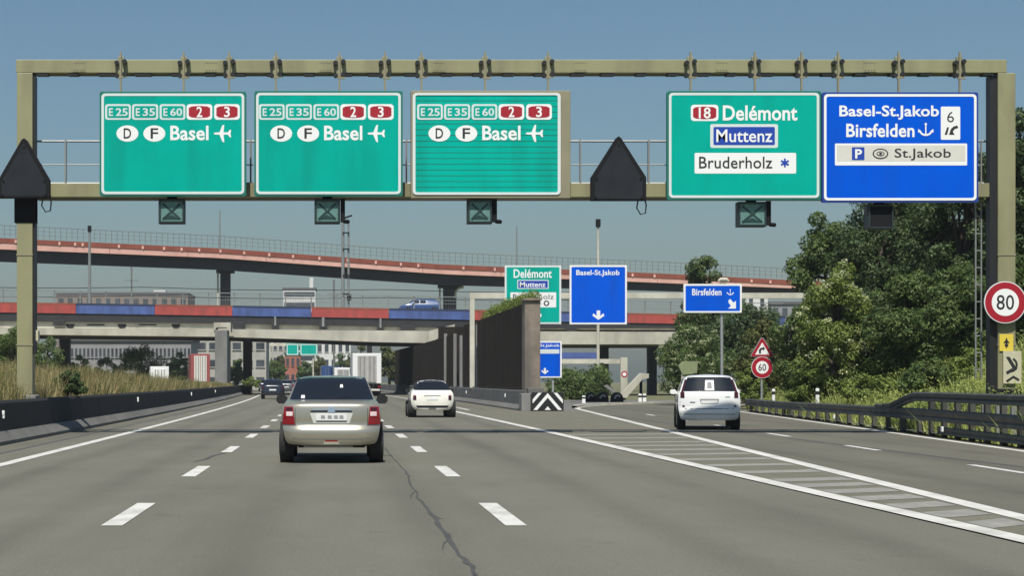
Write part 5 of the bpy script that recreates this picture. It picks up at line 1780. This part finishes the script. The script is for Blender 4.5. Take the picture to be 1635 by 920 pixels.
plain_car('hatchback_car', 'dark blue hatchback ahead on the left beside the barrier', -4.78, 137, M_cardark, R(1.2))
plain_car('hatchback_car', 'small grey car behind the dark blue hatchback, farther off', -5.4, 196, M_cargrey, R(2), tailm=M_tail)
plain_car('hatchback_car', 'tiny dark car far ahead left of the saloon roof', -5.7, 255, M_cardark, R(2.5))
plain_car('hatchback_car', 'tiny pale car farthest off in the underpass', -6.6, 300, M_carwhite, R(3))
plain_car('hatchback_car', 'tiny dark grey car in the left lane beyond the grey car', -9.0, 232, M_cargrey, R(2.5))
plain_car('hatchback_car', 'tiny black car right behind the blue box lorry', PX(512, 246), 246, M_cardark, R(2.5))
plain_car('hatchback_car', 'blue car crossing on the red and blue bridge', PX(705, 178.5), 178.5, M_carblue, R(90), PZ(rt(690) + 5, 178))


# goods vehicles
def lorry(name, label, X, Y, W, H, L, boxm, doorm, rz=0.0, floor=1.1, cat='lorry'):
    t = thing(name, label, cat, (X, Y, 0), rz)

    def put(mb, nm, m, **k):
        o = mb.build(nm, m, None, **k)
        o.parent = t
        return o
    w = W / 2
    put(MB().box(-w, w, 0.06, L - 2.2, floor, H), 'cargo_box', boxm, bevel=0.03)
    for s in (-1, 1):
        a, b_ = sorted((s * 0.02, s * (w * 0.66)))
        d = put(MB().box(a, b_, 0.0, 0.055, floor + 0.12, H - 0.22), 'door', doorm, bevel=0.01)
        for xx in (s * w * 0.2, s * w * 0.48):
            o = MB().box(xx - 0.025, xx + 0.025, -0.05, -0.004, floor + 0.1, H - 0.25).build('lock_bar', M_rim, None)
            o.parent = d
        put(MB().box(s * w * 0.85 - 0.13, s * w * 0.85 + 0.13, 0.1, 0.16, floor - 0.35, floor - 0.2), 'tail_light', M_tail)
        put(MB().box(s * w * 0.75 - 0.25, s * w * 0.75 + 0.25, 0.35, 0.38, 0.25, floor - 0.02), 'mudguard', M_under)
        for wy in (0.9, L - 1.2):
            mb = MB()
            disc_x(mb, s * w * 0.74, wy, 0.48, [(-0.28, 0.3), (-0.28, 0.45), (-0.22, 0.48), (0.22, 0.48), (0.28, 0.45), (0.28, 0.3)], 20)
            put(mb, 'wheel', M_tyre, smooth=40)
        put(MB().box(s * w * 0.97 - 0.05, s * w * 0.97 + 0.05, L - 1.2, L - 1.0, 1.9, 2.5), 'mirror', M_black)
    put(MB().box(-w * 0.9, w * 0.9, 0.15, 0.3, 0.45, 0.62), 'underrun_bar', M_offwhite, bevel=0.01)
    put(MB().box(-0.5, 0.5, 0.3, L - 0.6, 0.6, floor - 0.01), 'chassis', M_under)
    put(MB().box(-w * 0.95, w * 0.95, L - 2.1, L, 0.55, min(H - 0.3, 2.9)), 'cab', boxm, bevel=0.12, seg=3)
    put(MB().box(-0.26, 0.26, 0.1, 0.14, floor - 0.36, floor - 0.24), 'number_plate', M_plate)
    return t


M_doorgrey = mat('lorry_door_grey', (0.36, 0.35, 0.32), 0.6, var=0.12, scale=2)
M_truckwhite = mat('lorry_white', (0.74, 0.74, 0.72), 0.5, var=0.03, scale=1)
lorry('box_lorry', 'white box lorry with grey rear doors approaching the underpass', 2.5, 163, 2.5, 3.72, 8.5, M_truckwhite, M_doorgrey, R(1.5))
lorry('box_lorry', 'blue box lorry far ahead inside the underpass', PX(527, 262), 262, 2.4, 3.4, 8, M_carblue, M_carblue, R(2.5))
lorry('delivery_van', 'white van between the blue lorry and the white box lorry', PX(548, 225), 225, 2.1, 2.9, 6, M_truckwhite, M_doorgrey, R(2.2), 0.6, 'van')
lorry('box_lorry', 'red box lorry seen beyond the dry grass at left', PX(320, 215), 215, 2.2, 4.4, 7, mat('dull_red_paint', (0.30, 0.07, 0.065), 0.5), M_offwhite, R(8))
t_v = lorry('delivery_van', 'white van half hidden behind the dry median grass', PX(255, 164), 164, 1.6, 1.8, 4.2, M_truckwhite, M_truckwhite, R(8), 0.6, 'van')
t_v.location.z = 0.78

# ------------------------------------------------------------------ trees and shrubs
def leaves(name, centres, radii, n, size, m, parent=None, flat=0.75, squash=0.85):
    C = np.asarray(centres)
    rad = np.asarray(radii)
    w = rad ** 2
    idx = RNG.choice(len(C), n, p=w / w.sum())
    d = RNG.normal(0, 1, (n, 3))
    d /= np.linalg.norm(d, axis=1)[:, None]
    r = rad[idx] * RNG.uniform(0.35, 1.0, n) ** 0.45
    r = r * (1 + 0.22 * np.sin(d[:, 0] * 7 + idx) * np.sin(d[:, 2] * 6 + idx * 1.7))
    P = C[idx] + d * r[:, None] * np.array([1, 1, squash])
    nrm = d + RNG.normal(0, 0.55, (n, 3)) + np.array([0, 0, 0.35])
    nrm /= np.linalg.norm(nrm, axis=1)[:, None]
    a = np.cross(nrm, RNG.normal(0, 1, (n, 3)))
    a /= np.linalg.norm(a, axis=1)[:, None]
    b = np.cross(nrm, a)
    s = (size * RNG.uniform(0.55, 1.35, n))[:, None]
    V = np.zeros((n, 4, 3))
    V[:, 0] = P - a * s
    V[:, 1] = P + b * s * flat * 0.55 + nrm * s * 0.18
    V[:, 2] = P + a * s
    V[:, 3] = P - b * s * flat * 0.55 + nrm * s * 0.18
    return soup(name, V.reshape(-1, 3), np.arange(4 * n).reshape(-1, 4), m, parent)


def tree(name, label, x, y, z0, h, rx, m, n=17100, size=0.086, crown_lo=0.18, clumps=46, group=None, blossom=0, cat='tree', ry=None):
    t = thing(name, label, cat, (x, y, z0), 0, group)
    rs = random.Random(int(x * 31 + y * 7))
    ry = ry or rx
    cz = z0 + h * (crown_lo + 1) / 2
    hz = h * (1 - crown_lo) / 2
    C, Rd = [], []
    while len(C) < clumps:
        a, b, c_ = rs.uniform(-1, 1), rs.uniform(-1, 1), rs.uniform(-1, 1)
        q = a * a + b * b + c_ * c_
        if q > 1 or (q < 0.22 and rs.random() < 0.75):
            continue
        f = 1.0 - 0.25 * max(0, c_)
        C.append((x + a * rx * f * 0.86, y + b * ry * f * 0.86, cz + c_ * hz * 0.88))
        Rd.append(rs.uniform(0.16, 0.34) * min(rx, hz) * (1.15 - 0.3 * abs(c_)))
    V0 = []
    tr = MB()
    top = Vector((x + rs.uniform(-0.2, 0.2), y, z0 + h * 0.82))
    r0 = 0.028 * h + 0.02
    mid = Vector((x + rs.uniform(-0.2, 0.2), y + rs.uniform(-0.2, 0.2), z0 + h * 0.42))
    tr.tube([(x, y, z0 - 0.4), (x, y, z0 + h * 0.08), mid, top], [r0 * 1.3, r0, r0 * 0.7, r0 * 0.15], 7)
    for k in range(0, len(C), max(1, len(C) // 16)):
        s0 = Vector((x, y, z0)) .lerp(mid, rs.uniform(0.5, 1.0)) if rs.random() < 0.5 else mid.lerp(top, rs.uniform(0, 0.7))
        e = Vector(C[k])
        m_ = s0.lerp(e, 0.5) + Vector((0, 0, rs.uniform(0, 0.08) * h))
        tr.tube([s0, m_, e], [r0 * 0.4, r0 * 0.25, r0 * 0.06], 5)
    tr.v = [(a - x, b - y, c_ - z0) for a, b, c_ in tr.v]
    o = tr.build('trunk', M_bark, None, smooth=60)
    o.parent = t
    C2 = [(a - x, b - y, c_ - z0) for a, b, c_ in C]
    leaves('crown', C2, Rd, n, size, m, t)
    if blossom:
        sel = [i for i in range(len(C2)) if C2[i][2] > h * 0.45 or C2[i][1] < -0.2 * ry]
        hx = []
        for i in sel:
            for _ in range(3):
                d = Vector((rs.gauss(0, 1), rs.gauss(0, 1) - 0.7, rs.gauss(0, 1) + 0.7)).normalized() * Rd[i]
                hx.append((C2[i][0] + d.x, C2[i][1] + d.y, C2[i][2] + d.z))
        leaves('blossom', hx, [0.16] * len(hx), blossom * 2, 0.05, L_flower, t, squash=0.5)
    return t


def vz(x, y):
    return verge_z(x, y)


def at(px, Y):
    x = PX(px, Y)
    return x, Y


def tree_px(name, label, px, Y, ytop, wpx, m, base_off=0.0, **k):
    x = PX(px, Y)
    z0 = max(0.0, vz(x, Y)) - 0.1 + base_off
    h = PZ(ytop, Y) - z0
    return tree(name, label, x, Y, z0, h, wpx / 2 / F * Y, m, **k)


TG = 'trees on the right bank'
tree_px('broadleaf_tree', 'tallest dark tree at the right picture edge behind the gantry post', 1655, 64, 132, 150, L_dark, n=28500, size=0.079, crown_lo=0.06, clumps=70, group=TG)
tree_px('broadleaf_tree', 'dark leafy tree rising behind the large blue overhead sign', 1535, 67, 190, 190, L_dark, n=36100, size=0.079, crown_lo=0.05, clumps=90, group=TG)
tree_px('broadleaf_tree', 'dark tree seen right below the blank lane signal', 1415, 72, 262, 190, L_dark, n=32300, size=0.079, crown_lo=0.05, clumps=80, group=TG)
tree_px('broadleaf_tree', 'tree at the left end of the bank reaching into the sky', 1325, 80, 312, 130, L_mid, n=24700, size=0.086, crown_lo=0.08, clumps=64, group=TG)
tree_px('broadleaf_tree', 'second row dark tree filling the gap behind the warning signs', 1480, 84, 235, 220, L_dark, n=28500, size=0.092, crown_lo=0.05, clumps=80, group=TG)
tree_px('broadleaf_tree', 'second row dark tree behind the right gantry post', 1600, 80, 190, 200, L_dark, n=28500, size=0.092, crown_lo=0.05, clumps=80, group=TG)
tree_px('elder_bush', 'elder bush with pale blossom at the left end of the bank', 1330, 69, 408, 140, L_bright, n=22800, size=0.066, crown_lo=0.05, clumps=60, blossom=1500, cat='bush')
tree_px('broadleaf_tree', 'bushy tree rising behind the blue Birsfelden sign', 1126, 125, 400, 95, L_mid, n=17100, size=0.106, crown_lo=0.2, clumps=50)
tree_px('broadleaf_tree', 'dark tree filling below the blue Birsfelden sign', 1190, 112, 478, 150, L_dark, n=22800, size=0.099, crown_lo=0.05, clumps=64)
tree_px('blossoming_bush', 'large rounded bush with pale blossom left of the Birsfelden pole', 1108, 104, 518, 135, L_mid, n=24700, size=0.079, crown_lo=0.03, clumps=60, blossom=1300, cat='bush')
tree_px('shrub', 'olive shrub behind the bend warning sign', 1225, 92, 505, 110, L_olive, n=19000, size=0.079, crown_lo=0.02, clumps=50, cat='bush')
tree_px('shrub', 'dark green shrub right of the 60 sign', 1285, 79, 480, 120, L_mid, n=20900, size=0.073, crown_lo=0.02, clumps=56, cat='bush')
tree_px('shrub', 'dark shrub on the bank above the long guard rail', 1370, 70, 450, 150, L_dark, n=24700, size=0.073, crown_lo=0.02, clumps=64, cat='bush')
tree_px('shrub', 'mid green shrub on the bank beneath the blank lane signal', 1450, 66, 425, 150, L_mid, n=26600, size=0.073, crown_lo=0.02, clumps=64, cat='bush')
tree_px('shrub', 'leafy green shrub left of the right gantry post', 1535, 62, 410, 130, L_mid, n=24700, size=0.066, crown_lo=0.02, clumps=60, cat='bush')
tree_px('shrub', 'shrub at the right picture edge behind the round 80 sign', 1640, 58, 400, 110, L_mid, n=20900, size=0.066, crown_lo=0.02, clumps=50, cat='bush')
tree_px('shrub', 'low bright shrub at the foot of the bank beside the guard rail end', 1200, 84, 572, 60, L_bright, n=8550, size=0.059, crown_lo=0.0, clumps=30, cat='bush')

tree_px('shrub', 'bright leafy shrub on the bank left of the symbol plate', 1560, 56, 545, 90, L_bright, n=13000, size=0.06, crown_lo=0.0, clumps=40, cat='bush')
tree_px('shrub', 'low green shrub on the bank above the bend of the upper rail', 1480, 58, 568, 100, L_mid, n=13000, size=0.06, crown_lo=0.0, clumps=40, cat='bush')
tree_px('shrub', 'low yellow green shrub behind the middle of the guard rail', 1390, 62, 588, 90, L_bright, n=11000, size=0.06, crown_lo=0.0, clumps=36, cat='bush')
tree_px('shrub', 'low green shrub behind the far delineator post', 1290, 70, 596, 80, L_bright, n=9000, size=0.06, crown_lo=0.0, clumps=32, cat='bush')

# hedge in the exit underpass and greenery on the wall
def hedge(name, label, x0, x1, y0, y1, z0, z1, m, n, size, rad=0.5, cnt=40):
    rs = random.Random(5)
    t = thing(name, label, 'hedge', ((x0 + x1) / 2, (y0 + y1) / 2, z0))
    C = [(rs.uniform(x0, x1) - (x0 + x1) / 2, rs.uniform(y0, y1) - (y0 + y1) / 2, rs.uniform(0, z1 - z0)) for _ in range(cnt)]
    leaves('foliage', C, [rad * rs.uniform(0.7, 1.2) for _ in C], n, size, m, t)
    mb = MB()
    for k in range(0, cnt, 5):
        mb.tube([(C[k][0], C[k][1], -0.2), C[k]], 0.05, 5)
    o = mb.build('stems', M_bark, None)
    o.parent = t


hedge('hedge', 'dense green hedge in the exit underpass behind the crash cushion', PX(885, 132), PX(965, 132), 130, 134, 0.2, 2.0, L_mid, 9000, 0.12, 0.75, 60)
hedge('wall_ivy', 'bright green ivy growing over the top of the dark wall', 8.75, 9.15, 86, 112, 5.0, 5.35, L_bright, 12000, 0.06, 0.36, 130)
tree('shrub', 'dark green shrub behind the left gantry post', PX(20, 100), 100, 0.9, PZ(520, 100) - 0.9, 1.7, L_mid, n=13300, size=0.059, crown_lo=0.02, clumps=40, cat='bush')
tree('shrub', 'green shrub between the left gantry post and the dark pier', PX(78, 110), 110, 0.9, PZ(535, 110) - 0.9, 1.2, L_mid, n=9500, size=0.059, crown_lo=0.02, clumps=34, cat='bush')
tree('shrub', 'small dark bush added as the shadow patch by the left gantry post', PX(112, 52), 52, 0.9, 0.75, 0.55, L_dark, n=3500, size=0.04, crown_lo=0.0, clumps=26, cat='bush')  # added bush, stands in for the post's shadow on the grass
tree('shrub', 'round green bush above the dry grass under the concrete bridge', PX(224, 178), 178, 0.6, PZ(548, 178) - 0.6, 2.4, L_mid, n=13300, size=0.079, crown_lo=0.02, clumps=44, cat='bush')
tree('shrub', 'yellow green weeds at the far end of the left barrier', PX(402, 168), 168, 0.6, 1.2, 1.0, L_bright, n=4750, size=0.053, crown_lo=0.02, clumps=24, cat='bush')
for i, (px, Y, yt, w, m, lab) in enumerate(((420, 360, 560, 34, L_mid, 'far green tree at the left of the underpass view'), (448, 400, 566, 30, L_olive, 'far olive tree beside the tiny gantry post'),
                                           (487, 370, 572, 28, L_mid, 'far tree under the tiny green signs'), (575, 320, 548, 60, L_olive, 'far tree behind the white box lorry'),
                                           (622, 262, 540, 44, L_olive, 'olive tree between the white box lorry and the dark wall'), (20, 320, 525, 90, L_mid, 'far tree line end at the left picture edge'))):
    tree('far_tree', lab, PX(px, Y), Y, 0.0, PZ(yt, Y), w / 2 / F * Y, m, n=3500, size=0.28, crown_lo=0.08, clumps=34)

for i, (px, Y, yt, w, m, lab) in enumerate(((130, 225, 566, 40, L_mid, 'low bush in front of the grey depot, nearest the dark pier'), (170, 228, 570, 50, L_olive, 'low olive bush in front of the grey depot, left of the round bush'),
                                           (285, 230, 562, 44, L_mid, 'low bush in front of the pale office, left of the red lorry'), (378, 240, 566, 30, L_mid, 'low bush between the grey pier and the black pier'),
                                           (440, 300, 574, 40, L_mid, 'low bush beyond the underpass left of the tiny gantry'), (510, 340, 566, 34, L_olive, 'low olive tree beyond the underpass right of the tiny gantry'),
                                           (545, 350, 560, 40, L_mid, 'far tree just left of the white box lorry'))):
    tree('far_tree', lab, PX(px, Y), Y, 0.0, PZ(yt, Y), w / 2 / F * Y, m, n=4500, size=0.17, crown_lo=0.02, clumps=36)

# brambles and low weeds covering the bank and the foot of the hedge line
def ground_cover(name, label, n, fy, fd, m, size, hgt, base=gx, zf=verge_z, thr=None):
    P = sample(n, fy, fd, base, zf)
    if thr is not None:
        P = patchy(P, 0.75, thr)
        n = len(P)
    rs = RNG.uniform(0.02, 1, n) * hgt * (0.35 + 0.65 * np.abs(np.sin(P[:, 0] * 1.9) * np.sin(P[:, 1] * 0.8 + P[:, 0])))
    P[:, 2] += rs
    nrm = RNG.normal(0, 0.6, (n, 3)) + np.array([0, -0.4, 0.8])
    nrm /= np.linalg.norm(nrm, axis=1)[:, None]
    a = np.cross(nrm, RNG.normal(0, 1, (n, 3)))
    a /= np.linalg.norm(a, axis=1)[:, None]
    b = np.cross(nrm, a)
    s_ = (size * RNG.uniform(0.5, 1.3, n))[:, None]
    V = np.stack([P - a * s_, P + b * s_ * 0.45, P + a * s_, P - b * s_ * 0.45], 1)
    tag(soup(name, V.reshape(-1, 3), np.arange(4 * n).reshape(-1, 4), m), label, 'ground cover', kind='stuff')


ground_cover('bramble', 'yellow green leafy brambles spread over the right bank', 80000, lambda: 34 + 55 * U(0, 1), lambda: U(0.6, 9), L_bramble, 0.045, 1.0)
mbase = lambda y: -7.45 + curve(y)
ground_cover('median_weeds', 'green leafy weeds in patches among the dry median grass', 60000, lambda: 30 + 110 * U(0, 1) ** 1.4, lambda: -abs(random.gauss(0, 2.2)) - 0.05, L_olive, 0.035, 0.75, mbase, median_z, 0.1)
ground_cover('median_scrub', 'dark green low scrub in patches on the median', 40000, lambda: 34 + 90 * U(0, 1) ** 1.3, lambda: -abs(random.gauss(0, 2.6)) - 0.3, L_mid, 0.035, 0.85, mbase, median_z, 0.55)
ground_cover('low_weeds', 'mixed low green weeds near the guard rail foot', 26000, lambda: 34 + 60 * U(0, 1), lambda: U(0.3, 5), L_grass, 0.04, 0.5)

# air: thin haze over the whole place
hz = MB().box(-760, 760, -160, 1360, -1.2, 60).build('haze', None)
hz['kind'] = 'stuff'
hz['label'] = 'thin summer haze over the whole motorway'
hz['category'] = 'haze'
hm = bpy.data.materials.new('haze')
hm.use_nodes = True
for n in list(hm.node_tree.nodes):
    if n.type != 'OUTPUT_MATERIAL':
        hm.node_tree.nodes.remove(n)
pv = hm.node_tree.nodes.new('ShaderNodeVolumePrincipled')
pv.inputs['Color'].default_value = (0.86, 0.92, 0.96, 1)
pv.inputs['Density'].default_value = 0.00022
pv.inputs['Anisotropy'].default_value = 0.2
hm.node_tree.links.new(pv.outputs[0], hm.node_tree.nodes['Material Output'].inputs['Volume'])
hz.data.materials.append(hm)
